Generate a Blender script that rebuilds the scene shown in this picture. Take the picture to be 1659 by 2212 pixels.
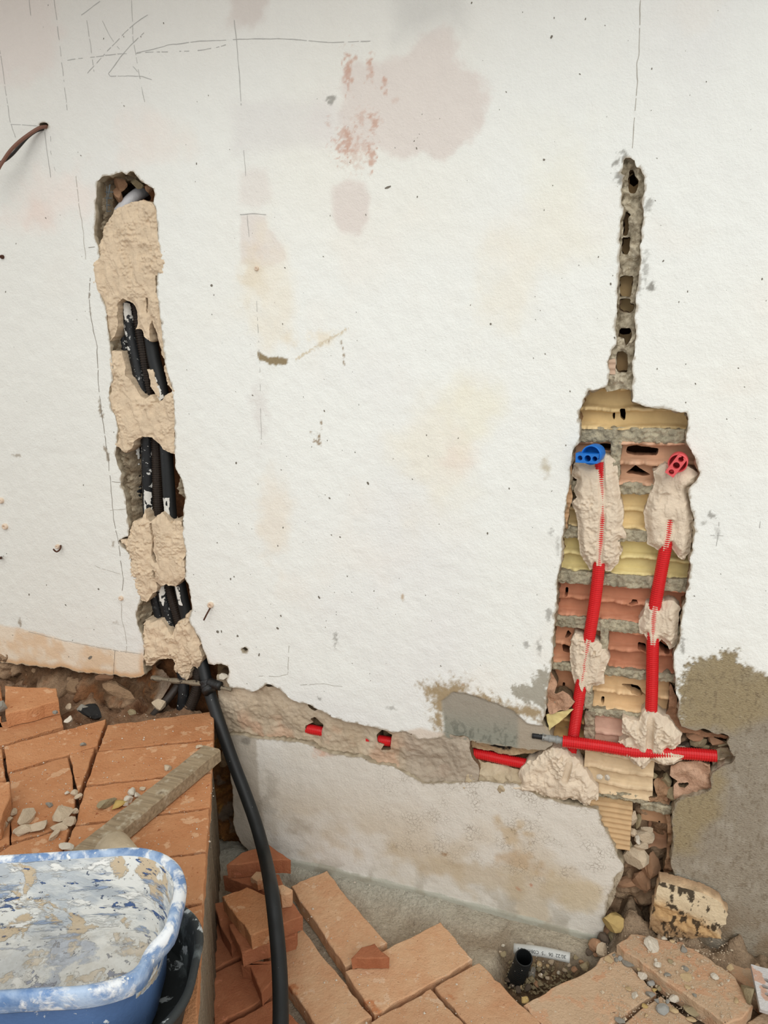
import bpy, bmesh, math, random
import numpy as np
from mathutils import Vector, Matrix

# ---------------------------------------------------------------- scene, camera, light
for o in list(bpy.data.objects):
    bpy.data.objects.remove(o, do_unlink=True)
scene = bpy.context.scene
COL = scene.collection
IW, IH, F = 1659.0, 2212.0, 1660.0
CX, CY = 829.5, 1106.0
CAMH = 1.45                      # camera height above the lower paving
WY = 1.65                        # plane of the wall face
# world axes seen from the camera (x right, y down, z forward): wall horizontal, wall normal, vertical
RM = np.array([[0.95009078, 0.05283657, -0.30746675],
               [0.3109649, -0.23957714, 0.91973019],
               [-0.02506662, -0.96943855, -0.24405035]])
cam = bpy.data.cameras.new('camera')
cam.sensor_fit = 'VERTICAL'; cam.sensor_height = 36.0; cam.sensor_width = 27.0
cam.lens = F / IH * 36.0
cam.clip_start = 0.02; cam.clip_end = 100
camo = bpy.data.objects.new('camera', cam); COL.objects.link(camo)
m = Matrix.Identity(4)
for i in range(3):
    m[i][0] = RM[i][0]; m[i][1] = -RM[i][1]; m[i][2] = -RM[i][2]
m[2][3] = CAMH
camo.matrix_world = m
scene.camera = camo

world = bpy.data.worlds.new('overcast'); scene.world = world
world.use_nodes = True
wn = world.node_tree.nodes; wl = world.node_tree.links
bg = wn['Background']
tc = wn.new('ShaderNodeTexCoord'); sep = wn.new('ShaderNodeSeparateXYZ')
rmp = wn.new('ShaderNodeValToRGB')
wl.new(tc.outputs['Generated'], sep.inputs[0]); wl.new(sep.outputs['Z'], rmp.inputs[0])
rmp.color_ramp.elements[0].position = 0.0; rmp.color_ramp.elements[0].color = (0.90, 0.905, 0.91, 1)
rmp.color_ramp.elements[1].position = 0.7; rmp.color_ramp.elements[1].color = (0.86, 0.86, 0.85, 1)
wl.new(rmp.outputs[0], bg.inputs[0]); bg.inputs[1].default_value = 1.0
sun = bpy.data.lights.new('overcast_sun', 'SUN'); sun.energy = 1.5; sun.angle = math.radians(50)
sun.color = (1.0, 0.985, 0.95)
suno = bpy.data.objects.new('overcast_sun', sun); COL.objects.link(suno)
suno.rotation_euler = Vector((-0.30, 0.72, -0.62)).to_track_quat('-Z', 'Y').to_euler()
scene.view_settings.view_transform = 'Standard'
scene.view_settings.look = 'None'
scene.view_settings.gamma = 1.0
scene.view_settings.use_curve_mapping = False
scene.view_settings.exposure = -0.08

# ---------------------------------------------------------------- numeric helpers
def lin(c):
    c = np.asarray(c, float) / 255.0
    return np.where(c <= 0.04045, c / 12.92, ((c + 0.055) / 1.055) ** 2.4)

def ray(p):
    return RM @ np.array([p[0] - CX, p[1] - CY, F])
def atY(p, y):
    d = ray(p); t = y / d[1]
    return np.array([d[0] * t, y, CAMH + d[2] * t])
def atZ(p, z):
    d = ray(p); t = (z - CAMH) / d[2]
    return np.array([d[0] * t, d[1] * t, z])
def pw(pts, w=0.0):
    return [tuple(atY(p, WY + w)[[0, 2]]) for p in pts]
def pf(pts, z=0.0):
    return [tuple(atZ(p, z)[:2]) for p in pts]
def zc(s, ox, oy, pts):          # crop pixels to photo pixels
    return [(ox + x / s, oy + y / s) for x, y in pts]

def hsh(ix, iy, seed):
    h = (ix.astype(np.int64) * 374761393 + iy.astype(np.int64) * 668265263 + seed * 974711 + 12345) & 0xffffffff
    h = ((h ^ (h >> 13)) * 1274126177) & 0xffffffff
    h = h ^ (h >> 16)
    return (h & 0xffff) / 65535.0
def vnoise(x, y, seed=0):
    x = np.asarray(x, float); y = np.asarray(y, float)
    ix = np.floor(x); iy = np.floor(y); fx = x - ix; fy = y - iy
    fx = fx * fx * (3 - 2 * fx); fy = fy * fy * (3 - 2 * fy)
    a = hsh(ix, iy, seed); b = hsh(ix + 1, iy, seed); c = hsh(ix, iy + 1, seed); d = hsh(ix + 1, iy + 1, seed)
    return (a + (b - a) * fx) * (1 - fy) + (c + (d - c) * fx) * fy
def fbm(x, y, size, octv=4, seed=0, gain=0.5):      # size = feature size in metres, result about -1..1
    r = 0; a = 1.0; n = 0; f = 1.0 / size
    for k in range(octv):
        r = r + a * (vnoise(np.asarray(x) * f + 17.3 * k, np.asarray(y) * f - 9.1 * k, seed + k) * 2 - 1); n += a
        a *= gain; f *= 2.03
    return r / n * 1.6
def ridged(x, y, size, octv=3, seed=0):
    r = 0; a = 1.0; n = 0; f = 1.0 / size
    for k in range(octv):
        v = vnoise(np.asarray(x) * f + 5.3 * k, np.asarray(y) * f + 3.7 * k, seed + 31 * k) * 2 - 1
        r = r + a * (1 - np.abs(v)); n += a; a *= 0.5; f *= 2.1
    return r / n
def cells(x, y, size, seed=0):                       # worley: distance to nearest and second nearest
    X = np.asarray(x) / size; Y = np.asarray(y) / size
    ix = np.floor(X); iy = np.floor(Y)
    d1 = np.full(X.shape, 9.0); d2 = np.full(X.shape, 9.0); cid = np.zeros(X.shape)
    for i in (-1, 0, 1):
        for j in (-1, 0, 1):
            cx = ix + i; cy = iy + j
            px = cx + hsh(cx, cy, seed); py = cy + hsh(cx, cy, seed + 7)
            d = np.hypot(X - px, Y - py); h = hsh(cx, cy, seed + 13)
            n = d < d1
            d2 = np.where(n, d1, np.minimum(d2, d)); cid = np.where(n, h, cid); d1 = np.where(n, d, d1)
    return d1, d2, cid
def sstep(a, b, x):
    t = np.clip((x - a) / (b - a), 0, 1); return t * t * (3 - 2 * t)

def resample(poly, step, closed=True):
    out = []; n = len(poly)
    for i in range(n if closed else n - 1):
        a = np.array(poly[i], float); b = np.array(poly[(i + 1) % n], float)
        k = max(1, int(np.linalg.norm(b - a) / step))
        for t in range(k): out.append(a + (b - a) * t / k)
    if not closed: out.append(np.array(poly[-1], float))
    return np.array(out)
def jag(poly, amp=0.003, step=0.004, size=0.03, seed=1, octv=4, closed=True):
    P = resample(poly, step, closed)
    dx = fbm(P[:, 0], P[:, 1], size, octv, seed, 0.6); dy = fbm(P[:, 0], P[:, 1], size, octv, seed + 50, 0.6)
    return P + amp * np.stack([dx, dy], 1)
def poly_sdf(us, vs, poly, m=0.03):
    P = np.asarray(poly, float); A = P; B = np.roll(P, -1, 0)
    ins = np.zeros((len(vs), len(us)), bool)
    lo, hi = P[:, 1].min(), P[:, 1].max()
    for j, v in enumerate(vs):
        if v < lo or v > hi: continue
        c = (A[:, 1] <= v) != (B[:, 1] <= v)
        if not c.any(): continue
        a = A[c]; b = B[c]
        xs = np.sort(a[:, 0] + (v - a[:, 1]) / (b[:, 1] - a[:, 1]) * (b[:, 0] - a[:, 0]))
        ins[j] = np.searchsorted(xs, us) % 2 == 1
    D = np.full((len(vs), len(us)), m)
    for a, b in zip(A, B):
        i0 = np.searchsorted(us, min(a[0], b[0]) - m); i1 = np.searchsorted(us, max(a[0], b[0]) + m)
        j0 = np.searchsorted(vs, min(a[1], b[1]) - m); j1 = np.searchsorted(vs, max(a[1], b[1]) + m)
        if i1 <= i0 or j1 <= j0: continue
        uu = us[i0:i1][None, :] - a[0]; vv = vs[j0:j1][:, None] - a[1]
        e = b - a; L = max(e @ e, 1e-12)
        t = np.clip((uu * e[0] + vv * e[1]) / L, 0, 1)
        d = np.hypot(uu - t * e[0], vv - t * e[1])
        D[j0:j1, i0:i1] = np.minimum(D[j0:j1, i0:i1], d)
    return np.where(ins, D, -D)
def blob(U, V, c, r, soft=0.5, seed=3, amp=0.35, size=None):   # soft irregular spot mask (c, r in wall metres)
    d = np.hypot((U - c[0]) / r[0], (V - c[1]) / r[1])
    d = d + amp * fbm(U, V, size or min(r) * 0.8, 4, seed)
    return 1 - sstep(1 - soft, 1 + soft * 0.3, d)

# ---------------------------------------------------------------- object helpers
def put(o, parent=None, label=None, cat=None, group=None, kind=None):
    if o.name not in COL.objects: COL.objects.link(o)
    if parent is not None: o.parent = parent
    if label: o['label'] = label
    if cat: o['category'] = cat
    if group: o['group'] = group
    if kind: o['kind'] = kind
    return o
def empty(name, loc=(0, 0, 0), label=None, cat=None, group=None, kind=None):
    o = bpy.data.objects.new(name, None); o.empty_display_size = 0.02; o.location = loc
    return put(o, None, label, cat, group, kind)
def shade(me, smooth=True):
    me.polygons.foreach_set('use_smooth', [smooth] * len(me.polygons)); me.update()
def mesh_from(name, V, faces, mats, smooth=True, col=None):
    me = bpy.data.meshes.new(name)
    me.from_pydata([tuple(v) for v in V], [], [tuple(int(i) for i in f) for f in faces])
    for mt in (mats if isinstance(mats, (list, tuple)) else [mats]): me.materials.append(mt)
    if col is not None:
        at = me.color_attributes.new('Col', 'FLOAT_COLOR', 'POINT')
        at.data.foreach_set('color', np.asarray(col, np.float32).ravel())
    shade(me, smooth); return me
def obj(name, me, parent=None, **k):
    return put(bpy.data.objects.new(name, me), parent, **k)

def fast_mesh(name, co, quads, tris, col, mats, midx=None):
    me = bpy.data.meshes.new(name)
    nq, nt = len(quads), len(tris)
    me.vertices.add(len(co)); me.vertices.foreach_set('co', np.asarray(co, np.float32).ravel())
    loops = np.concatenate([np.asarray(quads, np.int32).ravel(), np.asarray(tris, np.int32).ravel()])
    me.loops.add(len(loops)); me.loops.foreach_set('vertex_index', loops.astype(np.int32))
    me.polygons.add(nq + nt)
    st = np.concatenate([np.arange(nq) * 4, nq * 4 + np.arange(nt) * 3]).astype(np.int32)
    me.polygons.foreach_set('loop_start', st)
    me.polygons.foreach_set('use_smooth', np.ones(nq + nt, bool))
    me.update(calc_edges=True); me.validate()
    at = me.color_attributes.new('Col', 'FLOAT_COLOR', 'POINT')
    at.data.foreach_set('color', np.asarray(col, np.float32).ravel())
    for mt in mats: me.materials.append(mt)
    return me

def relief(name, us, vs, sdf, W, col, mat, parent=None, skirt=None, skirt_col=None, plane='wall', seed=5, sk_amp=0.003, aux=None, **k):
    """sheet over the grid us x vs where sdf>=0, displaced by W into the wall; border snapped to the outline;
    skirt = list of depths (into the wall) for its broken edge."""
    nv, nu = len(vs), len(us)
    U, V = np.meshgrid(us, vs); W = np.broadcast_to(W, U.shape).astype(float).copy()
    C = np.ones((nv, nu, 4)); C[..., :3] = col
    if aux is not None: C[..., 3] = aux
    if sdf is None: sdf = np.ones(U.shape)
    gy, gx = np.gradient(sdf, vs, us)
    gl = np.hypot(gx, gy) + 1e-9
    du = np.gradient(us)[None, :]; dv = np.gradient(vs)[:, None]; cell = np.minimum(du, dv)
    near = np.abs(sdf) < 0.5 * cell
    U2 = np.where(near, U - gx / gl * sdf, U); V2 = np.where(near, V - gy / gl * sdf, V)
    ins = (sdf >= 0) | near
    idx = np.arange(nv * nu).reshape(nv, nu)
    a, b, c, d = idx[:-1, :-1], idx[:-1, 1:], idx[1:, 1:], idx[1:, :-1]
    ia, ib, ic, id_ = ins[:-1, :-1], ins[:-1, 1:], ins[1:, 1:], ins[1:, :-1]
    n = ia.astype(int) + ib + ic + id_
    q = n == 4; quads = np.stack([a[q], b[q], c[q], d[q]], 1)
    tr = []
    for msk, t in ((~ia, (b, c, d)), (~ib, (a, c, d)), (~ic, (a, b, d)), (~id_, (a, b, c))):
        s = (n == 3) & msk; tr.append(np.stack([t[0][s], t[1][s], t[2][s]], 1))
    tris = np.concatenate(tr)
    P = np.stack([U2.ravel(), V2.ravel(), W.ravel()], 1); CC = C.reshape(-1, 4)
    G = np.stack([(gx / gl).ravel(), (gy / gl).ravel()], 1)
    if skirt:
        E = np.concatenate([quads[:, [0, 1]], quads[:, [1, 2]], quads[:, [2, 3]], quads[:, [3, 0]],
                            tris[:, [0, 1]], tris[:, [1, 2]], tris[:, [2, 0]]])
        key = np.sort(E, 1); kk = key[:, 0].astype(np.int64) * (nv * nu) + key[:, 1]
        un, inv, cnt = np.unique(kk, return_inverse=True, return_counts=True)
        be = E[cnt[inv] == 1]
        iu = be % nu; iv = be // nu
        onb = ((iu == 0).all(1) | (iu == nu - 1).all(1) | (iv == 0).all(1) | (iv == nv - 1).all(1))
        be = be[~onb]
        bv = np.unique(be); mp = {int(x): i for i, x in enumerate(bv)}
        base = P[bv]; bq = []; prev = len(P) + np.arange(len(bv))      # own ring, so the arris stays crisp
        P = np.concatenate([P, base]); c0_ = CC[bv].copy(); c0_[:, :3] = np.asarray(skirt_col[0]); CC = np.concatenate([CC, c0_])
        ei = np.array([[mp[int(x)], mp[int(y)]] for x, y in be]) if len(be) else np.zeros((0, 2), int)
        for r, dep in enumerate(skirt):
            off = fbm(base[:, 0] * 1.7 + 3 * r, base[:, 1] * 1.7 + dep * 40, 0.02, 3, seed + r) * sk_amp
            q3 = base.copy(); q3[:, 2] = base[:, 2] + dep
            q3[:, :2] += G[bv] * off[:, None]
            newi = len(P) + np.arange(len(bv))
            P = np.concatenate([P, q3])
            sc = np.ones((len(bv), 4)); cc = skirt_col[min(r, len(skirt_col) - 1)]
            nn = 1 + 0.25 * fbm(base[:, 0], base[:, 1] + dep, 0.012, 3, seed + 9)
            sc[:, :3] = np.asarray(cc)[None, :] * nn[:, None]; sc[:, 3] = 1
            CC = np.concatenate([CC, sc])
            bq.append(np.stack([prev[ei[:, 1]], prev[ei[:, 0]], newi[ei[:, 0]], newi[ei[:, 1]]], 1))
            prev = newi
        if len(ei): quads = np.concatenate([quads] + bq)
    used = np.unique(np.concatenate([quads.ravel(), tris.ravel()])); rm = np.full(len(P), -1); rm[used] = np.arange(len(used))
    P = P[used]; CC = CC[used]; quads = rm[quads]; tris = rm[tris]
    if plane == 'wall':
        co = np.stack([P[:, 0], WY + P[:, 2], P[:, 1]], 1)
    else:                                   # 'floor': W is the height
        co = np.stack([P[:, 0], P[:, 1], P[:, 2]], 1)
    CC[:, :3] = np.clip(CC[:, :3], 0.0, 1)
    me = fast_mesh(name, co, quads, tris, CC, [mat])
    return obj(name, me, parent, **k)

def grid(pts, cell, pad=0.0):
    P = np.asarray(pts); lo = P.min(0) - pad; hi = P.max(0) + pad
    return (np.arange(lo[0], hi[0] + cell, cell), np.arange(lo[1], hi[1] + cell, cell))

def catmull(P, step):
    P = [np.array(p, float) for p in P]
    P = [2 * P[0] - P[1]] + P + [2 * P[-1] - P[-2]]
    out = []
    for i in range(1, len(P) - 2):
        p0, p1, p2, p3 = P[i - 1:i + 3]
        n = max(2, int(np.linalg.norm(p2 - p1) / step))
        for k in range(n):
            t = k / n
            out.append(0.5 * ((2 * p1) + (-p0 + p2) * t + (2 * p0 - 5 * p1 + 4 * p2 - p3) * t * t + (-p0 + 3 * p1 - 3 * p2 + p3) * t ** 3))
    out.append(P[-2]); out = np.array(out)
    s = np.concatenate([[0], np.cumsum(np.linalg.norm(np.diff(out, axis=0), axis=1))])
    n = max(2, int(s[-1] / step)); t = np.linspace(0, s[-1], n + 1)
    return np.stack([np.interp(t, s, out[:, k]) for k in range(3)], 1), t
def tube_data(C, rad, sides=14, cap=True, squash=None):
    n = len(C); T = np.gradient(C, axis=0); T /= np.linalg.norm(T, axis=1)[:, None]
    N = np.zeros_like(C); x = np.array([0, 1.0, 0]) if abs(T[0][1]) < 0.9 else np.array([1.0, 0, 0])
    x = x - T[0] * (x @ T[0]); N[0] = x / np.linalg.norm(x)
    for i in range(1, n):
        x = N[i - 1] - T[i] * (N[i - 1] @ T[i]); N[i] = x / np.linalg.norm(x)
    B = np.cross(T, N); rad = np.broadcast_to(rad, (n,))
    a = np.linspace(0, 2 * math.pi, sides, endpoint=False)
    V = C[:, None, :] + rad[:, None, None] * (np.cos(a)[None, :, None] * N[:, None, :] + np.sin(a)[None, :, None] * B[:, None, :])
    V = V.reshape(-1, 3); Fc = []
    for i in range(n - 1):
        for j in range(sides):
            k = (j + 1) % sides
            Fc.append((i * sides + j, i * sides + k, (i + 1) * sides + k, (i + 1) * sides + j))
    if cap:
        Fc.append(tuple(range(sides - 1, -1, -1))); Fc.append(tuple(range((n - 1) * sides, n * sides)))
    return V, Fc
def tube(name, pts, r, mat, parent=None, step=0.006, sides=14, cap=True, **k):
    C, s = catmull(pts, step)
    V, Fc = tube_data(C, r, sides, cap)
    return obj(name, mesh_from(name, V, Fc, mat), parent, **k)
def corr_tube(name, pts, r, mat, parent=None, pitch=0.0046, depth=0.10, sides=14, **k):
    C, s = catmull(pts, pitch / 4)
    ph = np.arange(len(s)) % 4
    rr = r * np.where((ph == 0) | (ph == 1), 1.0, 1.0 - depth)
    V, Fc = tube_data(C, rr, sides, True)
    return obj(name, mesh_from(name, V, Fc, mat, smooth=False), parent, **k)

def prism(name, top, thick, mat, parent=None, bev=0.004, amp=0.0012, step=0.012, seed=1, tilt=None, link=True, **k):
    """slab whose top outline is the 3d polygon `top` (z given per point); rough worn arrises."""
    T = np.array(top, float)
    n0 = len(T)
    if (sum(T[i][0] * T[(i + 1) % n0][1] - T[(i + 1) % n0][0] * T[i][1] for i in range(n0))) < 0: T = T[::-1]
    P = resample(T, step)
    P[:, 0] += amp * fbm(P[:, 0], P[:, 1], 0.02, 3, seed); P[:, 1] += amp * fbm(P[:, 0], P[:, 1], 0.02, 3, seed + 9)
    c = P.mean(0); n = len(P)
    d = np.roll(P, -1, 0) - np.roll(P, 1, 0); nm = np.stack([-d[:, 1], d[:, 0], 0 * d[:, 0]], 1)
    nm /= np.linalg.norm(nm, axis=1)[:, None] + 1e-9            # inward
    bv = bev * (1 + 0.5 * fbm(P[:, 0] * 2, P[:, 1] * 2, 0.02, 2, seed + 3))[:, None]
    up = np.array([0, 0, 1.0])
    r0 = P - up * thick + nm * 0.002; r1 = P - up * bv * 0.9; r2 = P + nm * bv * 0.35 - up * bv * 0.28; r3 = P + nm * bv
    r1[:, 2] -= 0; V = np.concatenate([r0, r1, r2, r3]); Fc = []
    for r in range(3):
        for i in range(n):
            j = (i + 1) % n; Fc.append((r * n + i, r * n + j, (r + 1) * n + j, (r + 1) * n + i))
    Fc.append(tuple(range(3 * n, 4 * n))); Fc.append(tuple(range(n - 1, -1, -1)))
    off = c.copy(); off[2] = T[:, 2].min() - thick
    V = V - off
    me = mesh_from(name, V, Fc, mat)
    sm = np.zeros(len(me.polygons), bool); sm[n:3 * n] = True; me.polygons.foreach_set('use_smooth', sm)
    o = bpy.data.objects.new(name, me); o.location = off
    return put(o, parent, **k)

def stone_mesh(name, size, seed, mat, cuts=7, sub=2, flat=1.0):
    rnd = random.Random(seed); bm = bmesh.new()
    bmesh.ops.create_icosphere(bm, subdivisions=sub, radius=1.0)
    for _ in range(cuts):
        n = Vector((rnd.uniform(-1, 1), rnd.uniform(-1, 1), rnd.uniform(-1, 1))).normalized(); dd = rnd.uniform(0.38, 0.72)
        for v in bm.verts:
            e = v.co.dot(n) - dd
            if e > 0: v.co -= n * e
    for v in bm.verts:
        v.co *= 1.25 * (1 + rnd.uniform(-0.04, 0.04))
        v.co = Vector((v.co.x * size[0], v.co.y * size[1], v.co.z * size[2] * flat))
    me = bpy.data.meshes.new(name); bm.to_mesh(me); bm.free(); me.materials.append(mat)
    shade(me, False); return me

# ---------------------------------------------------------------- materials
def new_mat(name, rough=0.85, spec=0.3):
    mt = bpy.data.materials.new(name); mt.use_nodes = True
    b = mt.node_tree.nodes['Principled BSDF']; b.inputs['Roughness'].default_value = rough
    b.inputs['Specular IOR Level'].default_value = spec
    return mt, mt.node_tree.nodes, mt.node_tree.links, b
def noise(nn, ll, co, scale, detail=5, rough=0.6, dist=0.0):
    n = nn.new('ShaderNodeTexNoise'); n.inputs['Scale'].default_value = scale; n.inputs['Detail'].default_value = detail
    n.inputs['Roughness'].default_value = rough; n.inputs['Distortion'].default_value = dist
    ll.new(co, n.inputs['Vector']); return n.outputs['Fac']
def ramp(nn, ll, fac, stops):
    r = nn.new('ShaderNodeValToRGB'); e = r.color_ramp.elements
    while len(e) < len(stops): e.new(0.5)
    for el, (p, c) in zip(e, stops): el.position = p; el.color = (*c[:3], 1)
    ll.new(fac, r.inputs[0]); return r.outputs[0]
def mixc(nn, ll, fac, a, b, mode='MIX'):
    x = nn.new('ShaderNodeMix'); x.data_type = 'RGBA'; x.blend_type = mode
    for s, v in ((x.inputs[0], fac), (x.inputs[6], a), (x.inputs[7], b)):
        if hasattr(v, 'links'): ll.new(v, s)
        elif isinstance(v, (int, float)): s.default_value = v
        else: s.default_value = (*v[:3], 1)
    return x.outputs[2]
def math_n(nn, ll, op, a, b=0.0):
    x = nn.new('ShaderNodeMath'); x.operation = op
    for s, v in ((x.inputs[0], a), (x.inputs[1], b)):
        if hasattr(v, 'links'): ll.new(v, s)
        else: s.default_value = v
    return x.outputs[0]
def clamp0(nn, ll, a):
    x = nn.new('ShaderNodeClamp'); ll.new(a, x.inputs[0]); return x.outputs[0]
def bump(nn, ll, bsdf, fac, strength, dist):
    b = nn.new('ShaderNodeBump'); b.inputs['Strength'].default_value = strength; b.inputs['Distance'].default_value = dist
    ll.new(fac, b.inputs['Height'])
    pr = bsdf.inputs['Normal'].links
    if pr: ll.new(pr[0].from_socket, b.inputs['Normal'])
    ll.new(b.outputs[0], bsdf.inputs['Normal'])
G = lambda v: (v, v, v)

def mat_attr(name, bumps=((180, 0.5, 0.004), (45, 0.4, 0.01)), var=0.12, vscale=60, rough=0.9, spots=None, crackle=False, streak=False):
    mt, nn, ll, b = new_mat(name, rough, 0.2)
    co = nn.new('ShaderNodeTexCoord').outputs['Object']
    at = nn.new('ShaderNodeAttribute'); at.attribute_name = 'Col'
    f = noise(nn, ll, co, vscale, 6, 0.65)
    c = mixc(nn, ll, 1.0, at.outputs['Color'], ramp(nn, ll, f, [(0.25, G(1 - var)), (0.75, G(1 + 0.0))]), 'MULTIPLY')
    if spots:
        s = noise(nn, ll, co, spots[0], 3, 0.5)
        c = mixc(nn, ll, ramp(nn, ll, s, [(spots[1], G(0)), (spots[1] + 0.03, G(1))]), c, spots[2])
    if crackle:
        w = nn.new('ShaderNodeTexNoise'); w.inputs['Scale'].default_value = 40; ll.new(co, w.inputs['Vector'])
        ad = nn.new('ShaderNodeVectorMath'); ad.operation = 'MULTIPLY_ADD'; ll.new(w.outputs['Color'], ad.inputs[0])
        ad.inputs[1].default_value = (0.02, 0.02, 0.02); ll.new(co, ad.inputs[2])
        v = nn.new('ShaderNodeTexVoronoi'); v.feature = 'DISTANCE_TO_EDGE'; v.inputs['Scale'].default_value = 105
        ll.new(ad.outputs[0], v.inputs['Vector'])
        e = ramp(nn, ll, v.outputs['Distance'], [(0.02, G(1)), (0.07, G(0))])
        br = ramp(nn, ll, noise(nn, ll, co, 22, 3), [(0.46, G(0)), (0.62, G(1))])
        k = math_n(nn, ll, 'MULTIPLY', math_n(nn, ll, 'MULTIPLY', e, br), clamp0(nn, ll, math_n(nn, ll, 'SUBTRACT', 1.0, at.outputs['Alpha'])))
        c = mixc(nn, ll, math_n(nn, ll, 'MULTIPLY', k, 0.55), c, lin((124, 110, 92)))
        rk = clamp0(nn, ll, math_n(nn, ll, 'SUBTRACT', at.outputs['Alpha'], 1.0))
        mp = nn.new('ShaderNodeMapping'); ll.new(co, mp.inputs[0]); mp.inputs['Rotation'].default_value = (0, 0.7, 0); mp.inputs['Scale'].default_value = (1, 1, 2.0)
        rn = noise(nn, ll, mp.outputs[0], 170, 5, 0.65)
        c = mixc(nn, ll, math_n(nn, ll, 'MULTIPLY', rk, ramp(nn, ll, rn, [(0.36, G(0.45)), (0.45, G(0))])), c, lin((112, 98, 78)))
        c = mixc(nn, ll, math_n(nn, ll, 'MULTIPLY', rk, ramp(nn, ll, rn, [(0.56, G(0)), (0.70, G(0.55))])), c, lin((206, 194, 168)))
        bump(nn, ll, b, math_n(nn, ll, 'MULTIPLY', rk, rn), 0.9, 0.006)
    ll.new(c, b.inputs['Base Color'])
    for sc, st, di in bumps: bump(nn, ll, b, noise(nn, ll, co, sc, 4, 0.6), st, di)
    return mt
def mat_plain(name, c, var=0.25, scale=40, rough=0.8, spec=0.3, bumps=((120, 0.4, 0.003),), c2=None, spots=None, rnd=0.0):
    mt, nn, ll, b = new_mat(name, rough, spec)
    co = nn.new('ShaderNodeTexCoord').outputs['Object']
    oi = nn.new('ShaderNodeObjectInfo')
    va = nn.new('ShaderNodeVectorMath'); va.operation = 'MULTIPLY_ADD'; ll.new(oi.outputs['Random'], va.inputs[0])
    va.inputs[1].default_value = (7, 11, 13); ll.new(co, va.inputs[2]); co = va.outputs[0]
    c = lin(c); c2 = lin(c2) if c2 is not None else c * (1 - var)
    x = ramp(nn, ll, noise(nn, ll, co, scale, 6, 0.65), [(0.3, c2), (0.7, c)])
    if spots:
        for sc, th, cc in spots:
            s = noise(nn, ll, co, sc, 4, 0.55)
            x = mixc(nn, ll, ramp(nn, ll, s, [(th, G(0)), (th + 0.04, G(1))]), x, lin(cc))
    if rnd:
        r = math_n(nn, ll, 'MULTIPLY_ADD', oi.outputs['Random'], rnd)
        r.node.inputs[2].default_value = 1 - rnd * 0.6
        x = mixc(nn, ll, 1.0, x, r, 'MULTIPLY')
    ll.new(x, b.inputs['Base Color'])
    for sc, st, di in bumps: bump(nn, ll, b, noise(nn, ll, co, sc, 5, 0.6), st, di)
    return mt

M = {}
M['plaster'] = mat_attr('painted_plaster', ((520, 0.42, 0.0016), (190, 0.55, 0.0026)), 0.035, 26, 0.85, None, True)
M['rough'] = mat_attr('broken_masonry', ((260, 0.6, 0.004), (70, 0.6, 0.01)), 0.35, 110)
M['mortar'] = mat_attr('fresh_mortar', ((600, 0.45, 0.002), (230, 0.5, 0.004)), 0.12, 90)
M['clay'] = mat_attr('hollow_brick_clay', ((300, 0.25, 0.002),), 0.12, 50, 0.8)
M['earth'] = mat_attr('earth', ((240, 0.8, 0.006), (90, 0.6, 0.012)), 0.4, 130)

# ================================================================ THE WALL
Z1 = lambda p: zc(3.95, 150, 340, p)       # crop frames used while measuring
Z2 = lambda p: zc(3.95, 150, 840, p)
Z3 = lambda p: zc(2.37, 0, 1300, p)
Z7 = lambda p: zc(3.687, 1150, 820, p)
Z8 = lambda p: zc(2.34, 950, 1350, p)
ZB = lambda p: zc(2.765, 400, 1350, p)
ZS1 = lambda p: zc(6.636, 1250, 300, p)
ZS2 = lambda p: zc(6.636, 1250, 580, p)

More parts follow.
